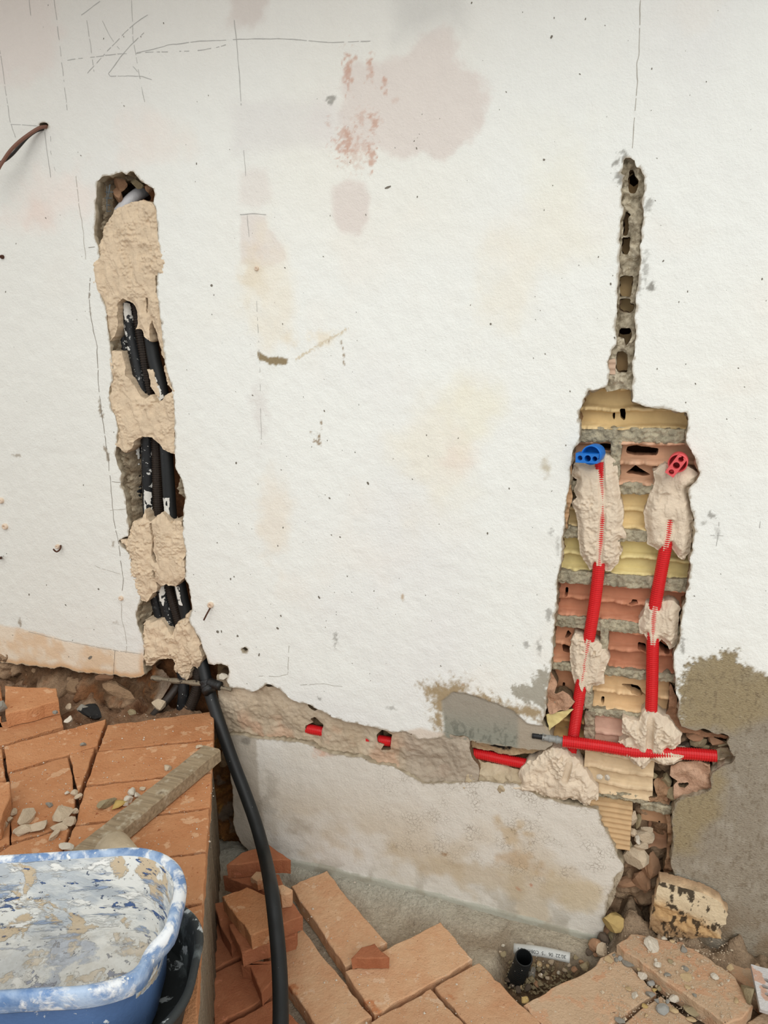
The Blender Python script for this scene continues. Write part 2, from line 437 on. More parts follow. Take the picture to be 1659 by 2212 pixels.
# one outline of everything that has been hacked away (photo pixels, on the wall face)
hole_px = [(-700, 1360), (-300, 1400), (-60, 1422), (0, 1430), (60, 1437), (110, 1444), (140, 1440), (170, 1452), (200, 1456), (250, 1459), (285, 1466), (300, 1462), (312, 1455), (310, 1430),
    (312, 1400), (307, 1372), (296, 1345), (293, 1322), (303, 1300), (300, 1265), (290, 1235), (280, 1200), (265, 1182), (257, 1168), (276, 1158), (278, 1135), (274, 1105), (270, 1070), (262, 1050), (262, 1020), (254, 1005), (247, 985), (252, 960),
    (256, 930), (250, 895), (240, 880), (236, 850), (243, 820), (242, 770), (238, 735), (232, 700), (228, 660), (215, 630), (212, 595), (216, 560), (214, 535), (205, 515), (203, 490), (208, 475), (207, 450), (210, 425), (210, 402), (213, 392), (226, 382), (245, 377), (262, 372), (272, 378), (280, 369), (290, 372),
    (300, 383), (312, 394), (320, 402), (330, 406), (334, 420), (331, 440), (338, 455), (340, 480), (342, 520), (346, 560), (343, 590), (337, 620), (342, 650), (347, 690), (348, 720), (353, 760), (358, 800), (366, 820), (372, 840), (377, 870), (378, 910), (377, 960), (378, 985), (380, 1010),
    (386, 1025), (393, 1040), (401, 1072), (396, 1100), (394, 1130), (397, 1160), (400, 1200), (401, 1230), (398, 1248), (407, 1262), (412, 1290), (413, 1315), (409, 1340), (417, 1358), (428, 1375), (437, 1392), (438, 1402), (446, 1420), (448, 1434), (465, 1437), (478, 1434), (492, 1440), (494, 1450), (489, 1468), (496, 1484),
    (520, 1487), (545, 1495), (558, 1492), (575, 1478), (590, 1482), (605, 1490), (625, 1508), (650, 1518), (675, 1524), (690, 1533), (720, 1548), (745, 1558), (775, 1564), (805, 1570), (830, 1578), (850, 1585), (875, 1580), (890, 1588), (905, 1598), (950, 1592), (980, 1600), (1012, 1604), (1016, 1601), (1060, 1610), (1100, 1615), (1140, 1622), (1178, 1622), (1192, 1610), (1188, 1585), (1178, 1575),
    (1172, 1560), (1178, 1545), (1180, 1510), (1184, 1480), (1188, 1455), (1195, 1420), (1197, 1380), (1199, 1340), (1200, 1300), (1204, 1265), (1207, 1240), (1214, 1200), (1216, 1160), (1222, 1110), (1228, 1060), (1231, 1010), (1234, 980), (1240, 967), (1250, 955), (1253, 930), (1251, 905), (1248, 893), (1258, 880), (1262, 862), (1270, 846), (1290, 841), (1308, 838),
    (1316, 822), (1317, 805), (1313, 782), (1320, 768), (1321, 757), (1330, 745), (1330, 715), (1333, 690), (1332, 665), (1336, 640), (1331, 622), (1337, 605), (1339, 585), (1337, 560), (1341, 530), (1337, 520), (1342, 500), (1340, 480), (1345, 462), (1348, 450), (1343, 440), (1342, 415), (1344, 390), (1350, 380), (1340, 374), (1347, 365), (1347, 352), (1352, 344), (1364, 343), (1372, 349), (1374, 360), (1380, 366), (1386, 363), (1388, 375), (1394, 380), (1392, 400), (1388, 430), (1391, 455),
    (1389, 480), (1387, 510), (1383, 530), (1385, 560), (1381, 585), (1377, 600), (1374, 630), (1371, 650), (1374, 665), (1371, 690), (1374, 710), (1371, 750), (1367, 780), (1368, 810), (1366, 840), (1363, 868), (1385, 878), (1420, 883), (1460, 890), (1485, 893), (1487, 905), (1484, 940), (1483, 958), (1496, 972), (1503, 985), (1508, 1005), (1510, 1022), (1505, 1035), (1488, 1058), (1492, 1080), (1497, 1110), (1499, 1150), (1495, 1190), (1490, 1205), (1491, 1235), (1490, 1262), (1478, 1285), (1478, 1300), (1472, 1315), (1469, 1345), (1467, 1380), (1459, 1402), (1455, 1415), (1457, 1440), (1460, 1465), (1461, 1490), (1466, 1510), (1466, 1550), (1473, 1570),
    (1500, 1578), (1520, 1576), (1545, 1586), (1580, 1591), (1574, 1605), (1578, 1625), (1590, 1640), (1583, 1652), (1560, 1655), (1540, 1672), (1538, 1685), (1536, 1708), (1512, 1716), (1480, 1722), (1460, 1738), (1452, 1760), (1453, 1790), (1454, 1825), (1450, 1850), (1452, 1870), (1458, 1890), (1462, 1905), (1440, 1915), (1420, 1960), (1405, 2010), (1400, 2080),
    (1300, 2075), (1306, 2000), (1308, 1960), (1325, 1912), (1328, 1895), (1345, 1883), (1346, 1865), (1330, 1835), (1315, 1805), (1300, 1780), (1288, 1748), (1275, 1745), (1250, 1742), (1215, 1735), (1170, 1722), (1140, 1708), (1110, 1694), (1080, 1690), (1040, 1688), (1000, 1690), (960, 1692), (915, 1694), (895, 1680), (870, 1668), (845, 1655), (800, 1650), (780, 1635), (760, 1634), (720, 1630), (690, 1618), (660, 1606), (620, 1600), (560, 1596), (515, 1588), (492, 1590),
    (496, 1640), (503, 1720), (506, 1790), (520, 1822), (535, 1838), (545, 1870), (545, 1960), (-700, 1960)]
hole = jag(pw(hole_px), 0.0035, 0.0035, 0.022, 4)
# fine grid where the photo looks, coarser outside
us = np.concatenate([np.arange(-3.2, -1.80, 0.03), np.arange(-1.80, 0.42, 0.003), np.arange(0.42, 1.5, 0.03)])
vs = np.concatenate([np.arange(-0.12, -0.06, 0.02), np.arange(-0.06, 2.26, 0.003), np.arange(2.26, 3.3, 0.03)])
U, V = np.meshgrid(us, vs)
sd = -poly_sdf(us, vs, hole, 0.03)
for hp in ([(84, 266), (92, 264), (104, 266), (104, 276), (94, 279), (86, 274)], [(520, 1402), (529, 1398), (536, 1402), (533, 1409), (524, 1411)]):
    sd = np.minimum(sd, -poly_sdf(us, vs, jag(pw(hp), 0.001, 0.002, 0.006, 3), 0.03))

def L(*c): return lin(c)
C = np.zeros(U.shape + (3,)); C[:] = L(241, 243, 237)
def paint(mask, col, k=1.0):
    mk = np.clip(mask * k, 0, 1)[..., None]; C[:] = C * (1 - mk) + np.asarray(col) * mk
def wpt(x, y): return pw([(x, y)])[0]
def spot(x, y, rx, ry, col, k=1.0, soft=0.5, seed=3, amp=0.35, size=None):
    c = wpt(x, y); sc = 1 / 870.0
    i0, i1 = np.searchsorted(us, [c[0] - rx * sc * 2.4, c[0] + rx * sc * 2.4]); j0, j1 = np.searchsorted(vs, [c[1] - ry * sc * 2.4, c[1] + ry * sc * 2.4])
    if i1 <= i0 or j1 <= j0: return
    mk = blob(U[j0:j1, i0:i1], V[j0:j1, i0:i1], c, (rx * sc, ry * sc), soft, seed, amp, size)
    mk = np.clip(mk * k, 0, 1)[..., None]
    C[j0:j1, i0:i1] = C[j0:j1, i0:i1] * (1 - mk) + np.asarray(col) * mk
def region(px, amp=0.006, soft=0.004, seed=11, size=0.03):
    d = poly_sdf(us, vs, pw(px), 0.06)
    d = d + amp * fbm(U, V, size, 5, seed, 0.6)
    return sstep(-soft, soft, d)
# gentle ageing over the whole coat, then darker towards the left and the top
big = fbm(U, V, 0.6, 4, 21); med = fbm(U, V, 0.12, 4, 22); fine = fbm(U, V, 0.02, 3, 23)
paint(sstep(0.1, 1.0, big), L(240, 238, 226), 0.5)
paint(sstep(0.1, 0.9, -big), L(233, 232, 230), 0.5)
paint(sstep(0.35, 0.9, fbm(U, V, 0.2, 4, 33)), L(241, 234, 222), 0.25)
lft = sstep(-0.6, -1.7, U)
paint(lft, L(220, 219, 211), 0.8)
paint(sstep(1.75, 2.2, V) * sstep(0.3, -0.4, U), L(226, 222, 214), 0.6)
# repaired and stained places
PK = L(227, 218, 210)
paint(region([(835, 135), (880, 110), (910, 72), (960, 50), (985, 90), (985, 135), (1045, 165), (1055, 215), (1040, 270), (1010, 310), (960, 345), (900, 335), (850, 340), (800, 325), (740, 320), (735, 240), (745, 150), (770, 130)], 0.012, 0.012), PK, 0.85)
paint(region([(500, 225), (600, 215), (720, 225), (735, 300), (640, 320), (560, 325), (505, 330)], 0.008, 0.02), L(224, 221, 217), 0.5)
paint(region([(720, 405), (745, 388), (785, 398), (800, 440), (796, 475), (780, 505), (735, 500), (718, 465)], 0.006, 0.008), PK, 0.85)
paint(region([(519, 463), (574, 464), (578, 490), (612, 530), (618, 560), (585, 575), (520, 570)], 0.004, 0.006), PK, 0.7)
paint(region([(518, 370), (575, 360), (590, 420), (560, 450), (515, 440)], 0.006, 0.012), PK, 0.5)
paint(region([(-40, -30), (110, -30), (130, 60), (125, 130), (80, 170), (-40, 180)], 0.02, 0.03), L(226, 214, 206), 0.55)
paint(region([(490, -20), (580, -20), (575, 40), (530, 62), (498, 50)], 0.01, 0.015), L(214, 203, 195), 0.65)
paint(region([(853, -20), (1000, -20), (1005, 60), (960, 45), (900, 75), (853, 90)], 0.006, 0.03), L(206, 205, 200), 0.55)
paint(region([(0, 480), (80, 370), (150, 390), (140, 470), (60, 500)], 0.02, 0.04), L(232, 218, 208), 0.45)
RU = L(198, 146, 120)
for i, (x, y, rx, ry, k) in enumerate([(752, 155, 10, 28, .9), (800, 140, 5, 14, .9), (800, 160, 9, 20, .5), (830, 180, 5, 12, .9), (768, 122, 6, 6, .8), (742, 172, 5, 5, .8), (782, 252, 12, 14, .5), (808, 262, 10, 16, .8), (745, 310, 20, 24, .85), (803, 335, 9, 24, .9), (768, 330, 24, 26, .4), (709, 264, 4, 9, .8), (855, 215, 8, 5, .3)]):
    spot(x, y, rx, ry, RU, k * 0.75, 0.9, 40 + i, 1.0, 0.006)
for i, (x, y, rx, ry, c, k) in enumerate([(545, 585, 28, 60, (222, 208, 182), .6), (560, 540, 26, 30, (232, 216, 196), .5), (575, 610, 60, 140, (238, 228, 205), .5), (560, 880, 22, 90, (222, 218, 212), .6), (940, 960, 90, 150, (240, 233, 212), .5), (985, 985, 50, 60, (240, 224, 210), .5), (1020, 880, 60, 80, (240, 234, 208), .5), (590, 1120, 45, 110, (236, 226, 208), .6), (1220, 440, 90, 120, (240, 236, 214), .35), (1100, 620, 60, 110, (240, 234, 216), .5), (1180, 1010, 10, 20, (190, 178, 150), .7), (310, 300, 90, 60, (236, 226, 216), .6), (170, 420, 60, 50, (236, 222, 212), .5), (90, 470, 40, 40, (228, 208, 196), .5), (700, 270, 60, 60, (230, 224, 220), .4), (870, 1290, 5, 8, (180, 150, 110), .8), (1000, 1480, 4, 4, (190, 150, 120), .8),
        (620, 730, 22, 20, (236, 226, 204), .8), (700, 730, 40, 16, (236, 226, 204), .7)]):
    spot(x, y, rx, ry, L(*c), k, 0.9, 70 + i, 0.5)
# scar with bare render, scratched dirt
paint(region([(555, 758), (568, 765), (580, 772), (600, 770), (622, 776), (622, 786), (600, 789), (585, 788), (575, 782), (562, 778), (556, 770)], 0.003, 0.002, 5, 0.008), L(150, 134, 104))
for i in range(16):
    spot(640 + i * 7, 776 - i * 4.2, 5, 3, L(206, 190, 158), .7, .7, 300 + i, 0.9, 0.004)
for i, (x, y, rx, ry) in enumerate([(671, 932, 5, 3), (688, 943, 4, 8), (684, 952, 7, 4), (694, 920, 2, 12), (690, 958, 6, 4), (737, 742, 3, 5), (741, 752, 2, 5), (743, 768, 2, 4), (742, 784, 2, 6), (710, 740, 2, 3)]):
    spot(x, y, rx, ry, L(150, 128, 98), .9, .7, 330 + i, 0.8, 0.004)
GS = L(150, 148, 140)
for i, (x, y, rx, ry, k) in enumerate([(1405, 617, 8, 12, .95), (1402, 440, 8, 12, .7), (1346, 340, 6, 12, .9), (1331, 350, 5, 9, .9), (1395, 580, 5, 26, .6), (1340, 385, 9, 9, .9), (1536, 1114, 7, 7, .8), (1520, 1130, 5, 4, .6), (1550, 1150, 5, 14, .35), (1190, 1148, 6, 10, .6), (1186, 1330, 6, 16, .7), (1165, 1395, 7, 16, .75), (1137, 1390, 5, 10, .7), (1475, 1390, 5, 14, .7), (1475, 1405, 4, 9, .7), (1468, 1350, 5, 14, .6), (715, 217, 9, 7, .8), (1205, 1180, 5, 20, .5), (1240, 965, 4, 10, .5), (1382, 610, 4, 20, .6), (219, 890, 6, 15, .95), (216, 876, 3, 10, .9), (228, 968, 5, 8, .9), (233, 985, 4, 12, .9), (193, 640, 3, 6, .7), (195, 672, 3, 10, .7), (244, 1175, 4, 10, .7), (42, 1343, 5, 12, .8), (38, 984, 12, 4, .7), (250, 1345, 8, 6, .4), (725, 1380, 6, 16, .7), (845, 1530, 12, 5, .6), (690, 1510, 5, 6, .8)]):
    spot(x, y, rx, ry, GS if x > 300 else L(150, 138, 120), k, 0.7, 450 + i, 0.8, 0.006)
# tan damp band at the left foot
dmp = region([(-400, 1290), (0, 1350), (60, 1362), (150, 1386), (230, 1402), (310, 1412), (320, 1500), (-400, 1500)], 0.003, 0.006)
paint(dmp, L(226, 209, 186), 0.9)
paint(dmp * sstep(0.1, 0.8, fbm(U, V, 0.06, 4, 45)), L(214, 178, 138), 0.6)
paint(sstep(0.022, 0.004, sd) * sstep(0.62, 0.5, V) * sstep(-0.95, -1.2, U), L(206, 160, 112), 0.8)
# bare grey render showing under worn paint, beside the pipe chase
worn = fbm(U * 1.4 + V * 0.8, V - U * 0.5, 0.014, 4, 52, 0.7)
dz = poly_sdf(us, vs, pw([(905, 1478), (950, 1470), (1005, 1462), (1020, 1490), (1060, 1500), (1110, 1520), (1160, 1520), (1185, 1500), (1185, 1560), (1120, 1550), (1000, 1508), (965, 1530), (955, 1590), (935, 1565), (930, 1520)]), 0.05)
paint(sstep(-0.010, 0.022, dz + 0.020 * worn), L(164, 143, 108), 0.95)
dz = poly_sdf(us, vs, pw([(1105, 1478), (1150, 1482), (1160, 1440), (1185, 1442), (1190, 1450), (1180, 1545), (1160, 1530), (1112, 1505)]), 0.05)
paint(sstep(-0.002, 0.006, dz + 0.012 * worn), L(166, 161, 146), 0.95)
gp = region([(955, 1515), (978, 1495), (1017, 1503), (1075, 1521), (1109, 1537), (1140, 1565), (1190, 1570), (1200, 1640), (940, 1640), (958, 1580)], 0.003, 0.003)
gv = sstep(wpt(1000, 1590)[1], wpt(1000, 1520)[1], V)
paint(gp, L(146, 147, 134) * 1.0, 1.0)
paint(gp * gv, L(160, 152, 138), 0.9)
paint(gp * sstep(0.25, 0.6, fbm(U * 1.5, V * 0.8, 0.010, 3, 54)) * (1 - gv), L(96, 98, 88), 0.55)
paint(gp * sstep(wpt(1112, 1580)[0], wpt(1125, 1580)[0], U), L(172, 160, 142), 0.9)
paint(region([(870, 1580), (910, 1572), (960, 1586), (955, 1610), (870, 1610)], 0.004, 0.006), L(214, 196, 176), 0.7)
# bare cement at the right foot
dz = poly_sdf(us, vs, pw([(1476, 1452), (1500, 1425), (1560, 1415), (1588, 1402), (1600, 1432), (1625, 1445), (1659, 1452), (1900, 1470), (4200, 1560), (4200, 3200), (1900, 2300), (1380, 2300), (1380, 1740), (1465, 1570), (1470, 1470)]), 0.06)
rf = sstep(-0.005, 0.007, dz + 0.013 * worn)
paint(rf, L(176, 160, 126))
paint(rf * sstep(0.1, 0.9, fbm(U, V, 0.05, 4, 57)), L(176, 163, 134), 0.6)
dg = poly_sdf(us, vs, pw([(1470, 1580), (1580, 1575), (1659, 1545), (1900, 1530), (4200, 1600), (4200, 3200), (1900, 2300), (1380, 2300), (1440, 1850), (1500, 1835), (1545, 1760), (1575, 1690)]), 0.08)
rg = sstep(-0.015, 0.02, dg + 0.012 * fbm(U, V, 0.06, 4, 58))
paint(rg, L(172, 162, 144)); paint(rg * sstep(0.15, 0.85, fbm(U * 1.6, V, 0.03, 4, 59)), L(188, 180, 164), 0.7)
paint(rf * sstep(0.45, 0.7, fbm(U * 1.3, V * 0.7, 0.008, 3, 60)), L(126, 112, 90), 0.45)
paint(rf * sstep(0.18, 0.03, V) * sstep(-0.3, 0.5, fbm(U, V, 0.05, 4, 61)), L(150, 126, 96), 0.6)
# old coat below the groove
low_px = [(480, 1575), (700, 1600), (900, 1660), (1100, 1675), (1300, 1735), (1360, 1880), (1330, 2120), (470, 2000)]
lo = region(low_px, 0.0, 0.002)
paint(lo, L(222, 217, 206))
lx = fbm(U, V, 0.22, 4, 62)
paint(lo * sstep(0.1, 0.8, lx), L(230, 228, 221), 0.7)
paint(lo * sstep(0.32, 0.05, V) * sstep(-0.4, 0.5, fbm(U, V, 0.1, 4, 63)), L(203, 186, 158), 0.7)
paint(lo * region([(470, 1580), (552, 1590), (560, 1700), (580, 1860), (470, 1900)], 0.004, 0.005), L(186, 177, 162), 0.85)
paint(lo * sstep(0.1, 0.7, fbm(U, V, 0.05, 4, 64)) * sstep(-0.75, -1.0, U), L(160, 152, 138), 0.55)
for i, (x, y, rx, ry, c, k) in enumerate([(1105, 1795, 40, 30, (196, 172, 134), .7), (1120, 1865, 60, 30, (190, 160, 120), .6), (960, 1845, 10, 5, (150, 110, 70), .8), (1120, 1920, 8, 5, (186, 104, 72), .9), (1146, 1912, 5, 4, (186, 114, 82), .8), (870, 1650, 18, 16, (196, 182, 160), .6), (655, 1790, 60, 24, (182, 170, 150), .5), (530, 1600, 20, 20, (70, 66, 58), .5), (700, 1625, 26, 18, (216, 176, 150), .8), (600, 1560, 10, 10, (70, 60, 50), .0), (1060, 1900, 200, 40, (196, 178, 148), .6), (1250, 1930, 60, 50, (206, 190, 160), .7)]):
    spot(x, y, rx, ry, L(*c), k, 0.8, 400 + i, 0.7)
paint(lo * region([(540, 1840), (700, 1868), (900, 1918), (1096, 1968), (1290, 2020), (1310, 2100), (500, 2000)], 0.002, 0.002), L(178, 178, 164), 0.95)
paint(lo * sstep(0.07, -0.03, V) * sstep(0.0, 0.6, fbm(U, V, 0.04, 4, 66)), L(150, 140, 120), 0.5)
# chipped arris along every break
paint(sstep(0.004, 0.0005, sd + 0.003 * fbm(U, V, 0.01, 3, 67)), L(166, 154, 134), 0.8)
ak = 1 - lo * sstep(wpt(760, 1700)[0], wpt(900, 1700)[0], U) * sstep(0.06, 0.12, V)
ak = np.where(rf > 0.03, 1 + rf, ak)
W0 = 0.0016 * fbm(U, V, 0.25, 3, 70) + 0.0005 * fbm(U, V, 0.035, 3, 71) + 0.0005 * fine
W0 += 0.004 * gp + 0.003 * rf
W0 -= 0.004 * lo * region([(540, 1842), (700, 1870), (900, 1920), (1096, 1970), (1290, 2022), (1310, 2100), (500, 2000)], 0.0, 0.003)
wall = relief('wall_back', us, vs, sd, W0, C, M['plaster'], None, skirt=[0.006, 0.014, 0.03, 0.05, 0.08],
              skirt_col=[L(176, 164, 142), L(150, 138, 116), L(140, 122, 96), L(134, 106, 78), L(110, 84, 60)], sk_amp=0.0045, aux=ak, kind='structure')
wall['label'] = 'white painted plaster wall with two hacked-out pipe chases'

# solid core far behind the hacked faces
bm = bmesh.new()
for x0, x1, z0, z1 in ((-3.2, 1.5, -0.12, 3.3),):
    bmesh.ops.create_cube(bm, size=1, matrix=Matrix.Translation(((x0 + x1) / 2, WY + 0.17, (z0 + z1) / 2)) @ Matrix.Diagonal((x1 - x0, 0.06, z1 - z0, 1)))
me = bpy.data.meshes.new('masonry_core'); bm.to_mesh(me); bm.free()
M['core'] = mat_plain('core_clay', (104, 70, 46), 0.4, 14, 0.95)
me.materials.append(M['core']); obj('masonry_core', me, wall)

def backing(name, px, w0, colf, wf, cell=0.004, mat='rough', seed=1, holes=(), skirt=None, wref=None, amp=0.004):
    P = jag(pw(px, w0 if wref is None else wref), amp, 0.006, 0.03, seed)
    u, v = grid(P, cell, 0.005); Uu, Vv = np.meshgrid(u, v)
    s = poly_sdf(u, v, P, 0.05)
    for h in holes: s = np.minimum(s, -poly_sdf(u, v, jag(pw(h, w0), 0.0015, 0.003, 0.01, seed + 3), 0.05))
    w = wf(Uu, Vv, s); c = colf(Uu, Vv, s)
    return relief(name, u, v, s, w, c, M[mat], wall, skirt=skirt, skirt_col=[L(120, 100, 76), L(90, 70, 50)])
def mixf(a, b, t): return a + (b - a) * t[..., None]

# rubble and earth behind the lost plaster at the foot of the wall (left)
def earth_w(u, v, s):
    d1, d2, cid = cells(u + 0.01 * fbm(u, v, 0.03, 2, 9), v * 1.25, 0.075, 91)
    return 0.042 - 0.030 * (1 - sstep(0.15, 0.75, d1)) * (cid > 0.35) - 0.02 * fbm(u, v, 0.07, 4, 92) - 0.006 * fbm(u, v, 0.012, 3, 93) - 0.045 * sstep(0.50, 0.36, v) - 0.006 * (ridged(u, v, 0.018, 3, 94) - 0.6)
def earth_c(u, v, s):
    d1, d2, cid = cells(u + 0.01 * fbm(u, v, 0.03, 2, 9), v * 1.25, 0.075, 91)
    c = mixf(L(112, 84, 60), L(178, 148, 118), np.clip((1 - sstep(0.2, 0.7, d1)) * (cid > 0.35) + 0.35 * fbm(u, v, 0.02, 3, 5), 0, 1))
    c = mixf(c, L(138, 88, 52), sstep(0.1, 0.7, fbm(u, v, 0.06, 4, 6)) * 0.75)
    o = sstep(0.03, 0.005, np.abs(u - wpt(312, 1500)[0]))
    c = mixf(c, L(160, 96, 40), o * 0.8 * sstep(-0.2, 0.5, fbm(u, v, 0.02, 3, 7)))
    return mixf(c, L(182, 166, 146), sstep(wpt(325, 1500)[0], wpt(340, 1500)[0], u) * 0.6)
backing('rubble_backing', [(-500, 1330), (0, 1400), (330, 1430), (372, 1475), (352, 1530), (340, 1640), (-500, 1640)], 0.035, earth_c, earth_w, 0.004, 'earth', 2, amp=0.003)
# dark earth between the raised paving and the old coat
def pit_w(u, v, s): return 0.05 - 0.03 * fbm(u, v, 0.06, 4, 95) - 0.008 * fbm(u, v, 0.012, 3, 96)
def pit_c(u, v, s):
    c = mixf(L(92, 62, 34), L(140, 92, 46), np.clip(0.5 + 0.7 * fbm(u, v, 0.03, 4, 97), 0, 1))
    c = mixf(c, L(176, 130, 60), sstep(0.45, 0.8, fbm(u, v, 0.02, 3, 98)) * 0.7)
    return mixf(c, L(120, 110, 96), sstep(0.35, 0.7, fbm(u, v, 0.03, 3, 99)) * 0.6)
backing('earth_backing', [(330, 1540), (470, 1560), (515, 1580), (530, 1700), (535, 1830), (560, 1900), (560, 2000), (330, 2000)], 0.04, pit_c, pit_w, 0.004, 'earth', 3)
# back of the left chase
def chl_w(u, v, s): return 0.086 - 0.012 * fbm(u, v, 0.05, 4, 101) - 0.004 * fbm(u, v, 0.012, 2, 102)
def chl_c(u, v, s):
    c = mixf(L(112, 74, 46), L(146, 100, 64), np.clip(0.5 + 0.6 * fbm(u, v, 0.06, 4, 103), 0, 1))
    rt = sstep(wpt(372, 1050)[0], wpt(380, 1050)[0], u) * sstep(wpt(380, 1120)[1], wpt(380, 1110)[1], v) * sstep(wpt(380, 1010)[1], wpt(380, 1080)[1], v)
    return mixf(c, L(176, 158, 96), rt)
backing('chase_backing', [(185, 340), (350, 340), (430, 900), (450, 1300), (520, 1420), (520, 1600), (330, 1600), (290, 1400), (220, 900), (185, 560)], 0.086, chl_c, chl_w, 0.005, 'rough', 4,
        holes=[[(238, 400), (265, 385), (295, 385), (322, 415), (325, 435), (240, 470)]])
# broken shoulders on the left side of the left chase
def shl_w(u, v, s): return 0.022 - 0.006 * fbm(u, v, 0.02, 4, 105) + 0.03 * sstep(0.012, 0.0, s) - 0.006 * fbm(u, v, 0.006, 2, 106)
def shl_c(u, v, s): return mixf(L(126, 110, 88), L(176, 162, 138), np.clip(0.5 + 0.8 * fbm(u, v, 0.018, 4, 107), 0, 1))
for i, px in enumerate([Z1([(200, 200), (320, 150), (340, 250), (300, 300), (310, 420), (350, 440), (330, 530), (300, 620), (270, 740), (190, 740), (180, 500)]),
                        Z1([(380, 140), (540, 100), (640, 200), (700, 250), (740, 240), (720, 330), (690, 270), (640, 250), (560, 180), (470, 170), (330, 200), (300, 150)]),
                        Z1([(330, 1500), (420, 1560), (410, 1650), (480, 1720), (360, 1700)]),
                        Z2([(380, 430), (470, 470), (540, 520), (560, 700), (550, 900), (570, 1000), (590, 1150), (500, 1180), (480, 1000), (420, 800), (390, 600)]),
                        Z2([(540, 1780), (660, 1800), (650, 1960), (640, 2060), (560, 2060), (530, 1900)]),
                        Z2([(900, 700), (1010, 800), (1010, 960), (950, 960), (900, 900)])]):
    backing('broken_edge', px, 0.02, shl_c, shl_w, 0.0025, 'rough', 20 + i, skirt=[0.02, 0.05], amp=0.002)

# ---------------------------------------------------------------- fresh mortar patches
def patch(px, w_edge, proud, col, seed, cuts=(), tubes=(), rough_k=1.0, cell=0.0017, streak=0.0, wref=None):
    wr = w_edge if wref is None else wref
    P = jag(pw(px, wr), 0.0022, 0.003, 0.012, seed, 4)
    u, v = grid(P, cell, 0.004); Uu, Vv = np.meshgrid(u, v)
    s = poly_sdf(u, v, P, 0.03)
    for h in cuts: s = np.minimum(s, -poly_sdf(u, v, jag(pw(h, wr), 0.001, 0.002, 0.006, seed + 2), 0.03))
    w = w_edge - proud * sstep(0.0, 0.016, s)
    lump = ridged(Uu, Vv * 0.8, 0.022, 4, seed); msk = sstep(-0.15, 0.5, fbm(Uu, Vv, 0.045, 3, seed + 4))
    w -= rough_k * (0.0085 * (lump - 0.6) * msk + 0.0030 * fbm(Uu, Vv, 0.03, 3, seed + 5) + 0.0042 * msk * (ridged(Uu, Vv, 0.009, 3, seed + 6) - 0.55) * 1.6 + 0.0016 * msk * fbm(Uu, Vv, 0.005, 2, seed + 16))
    c1_, c2_, ci_ = cells(Uu + 0.003 * fbm(Uu, Vv, 0.01, 2, seed), Vv, 0.0085, seed + 21)
    crm = sstep(0.15, 0.6, fbm(Uu, Vv, 0.035, 4, seed + 22, 0.6))
    w -= rough_k * 0.0042 * crm * (0.75 - sstep(0.0, 0.8, c1_)) * (0.5 + ci_)
    tro = fbm(Uu * 3 + 0.3 * Vv, Vv * 0.8, 0.05, 2, seed + 8)
    w -= 0.0035 * np.round(tro * 2) / 2 * (1 - msk)
    for ax, wc in tubes:                       # mortar scraped level with a conduit: its ribs stand through
        A = np.array(pw(ax, wc))
        d = np.full(Uu.shape, 9.0)
        for a, b in zip(A[:-1], A[1:]):
            e = b - a; t = np.clip(((Uu - a[0]) * e[0] + (Vv - a[1]) * e[1]) / (e @ e), 0, 1)
            d = np.minimum(d, np.hypot(Uu - a[0] - t * e[0], Vv - a[1] - t * e[1]))
        k = sstep(0.0095, 0.0045, d)
        w = w * (1 - k) + (wc - 0.0127 + 0.0007 * fbm(Uu, Vv, 0.02, 3, seed + 11)) * k
    c = np.asarray(col) * (1 + 0.07 * fbm(Uu, Vv, 0.02, 4, seed + 7)[..., None])
    return relief('mortar_patch', u, v, s, w, c, M['mortar'], wall, skirt=[0.008, 0.022, 0.04], skirt_col=[np.asarray(col) * 0.95, np.asarray(col) * 0.85, np.asarray(col) * 0.8], sk_amp=0.002, seed=seed)
BE = L(222, 201, 172); PKM = L(230, 213, 189)
patch(Z1([(380, 450), (430, 425), (540, 380), (640, 365), (700, 380), (740, 420), (750, 560), (760, 640), (800, 700), (830, 760), (830, 900), (800, 1010), (735, 1010), (730, 1150), (770, 1180), (795, 1210), (775, 1320), (790, 1480), (800, 1600), (812, 1720), (775, 1690), (768, 1610), (755, 1540), (715, 1450), (700, 1380), (685, 1420), (688, 1570), (640, 1530), (615, 1470), (585, 1455), (560, 1470), (575, 1380), (560, 1260), (530, 1240), (465, 1200), (415, 1240), (410, 1380), (408, 1460), (350, 1570), (330, 1500), (315, 1350), (320, 1290), (290, 1210), (240, 1180), (215, 1080), (190, 1000), (200, 900), (240, 830), (250, 760), (280, 690), (300, 600), (330, 530)]), 0.004, 0.006, BE, 201, cuts=[Z1([(650, 1195), (668, 1195), (664, 1330), (650, 1320)])])
patch(Z1([(360, 1650), (440, 1660), (470, 1780), (480, 1860), (520, 1890), (570, 2000), (600, 2040), (660, 2055), (700, 2020), (740, 2080), (790, 2070), (810, 2030), (880, 1990), (830, 1940), (800, 1800), (828, 1760), (840, 1850), (870, 1960), (905, 1990), (890, 2050)]) +
      Z2([(900, 100), (905, 250), (890, 400), (900, 565), (800, 520), (770, 480), (720, 420), (630, 400), (550, 440), (540, 480), (490, 550), (460, 530), (400, 480), (410, 440), (415, 380), (390, 210), (340, 180), (310, 50)]) +
      Z1([(350, 1950), (340, 1920), (370, 1870), (350, 1700)]), 0.004, 0.004, BE, 211)
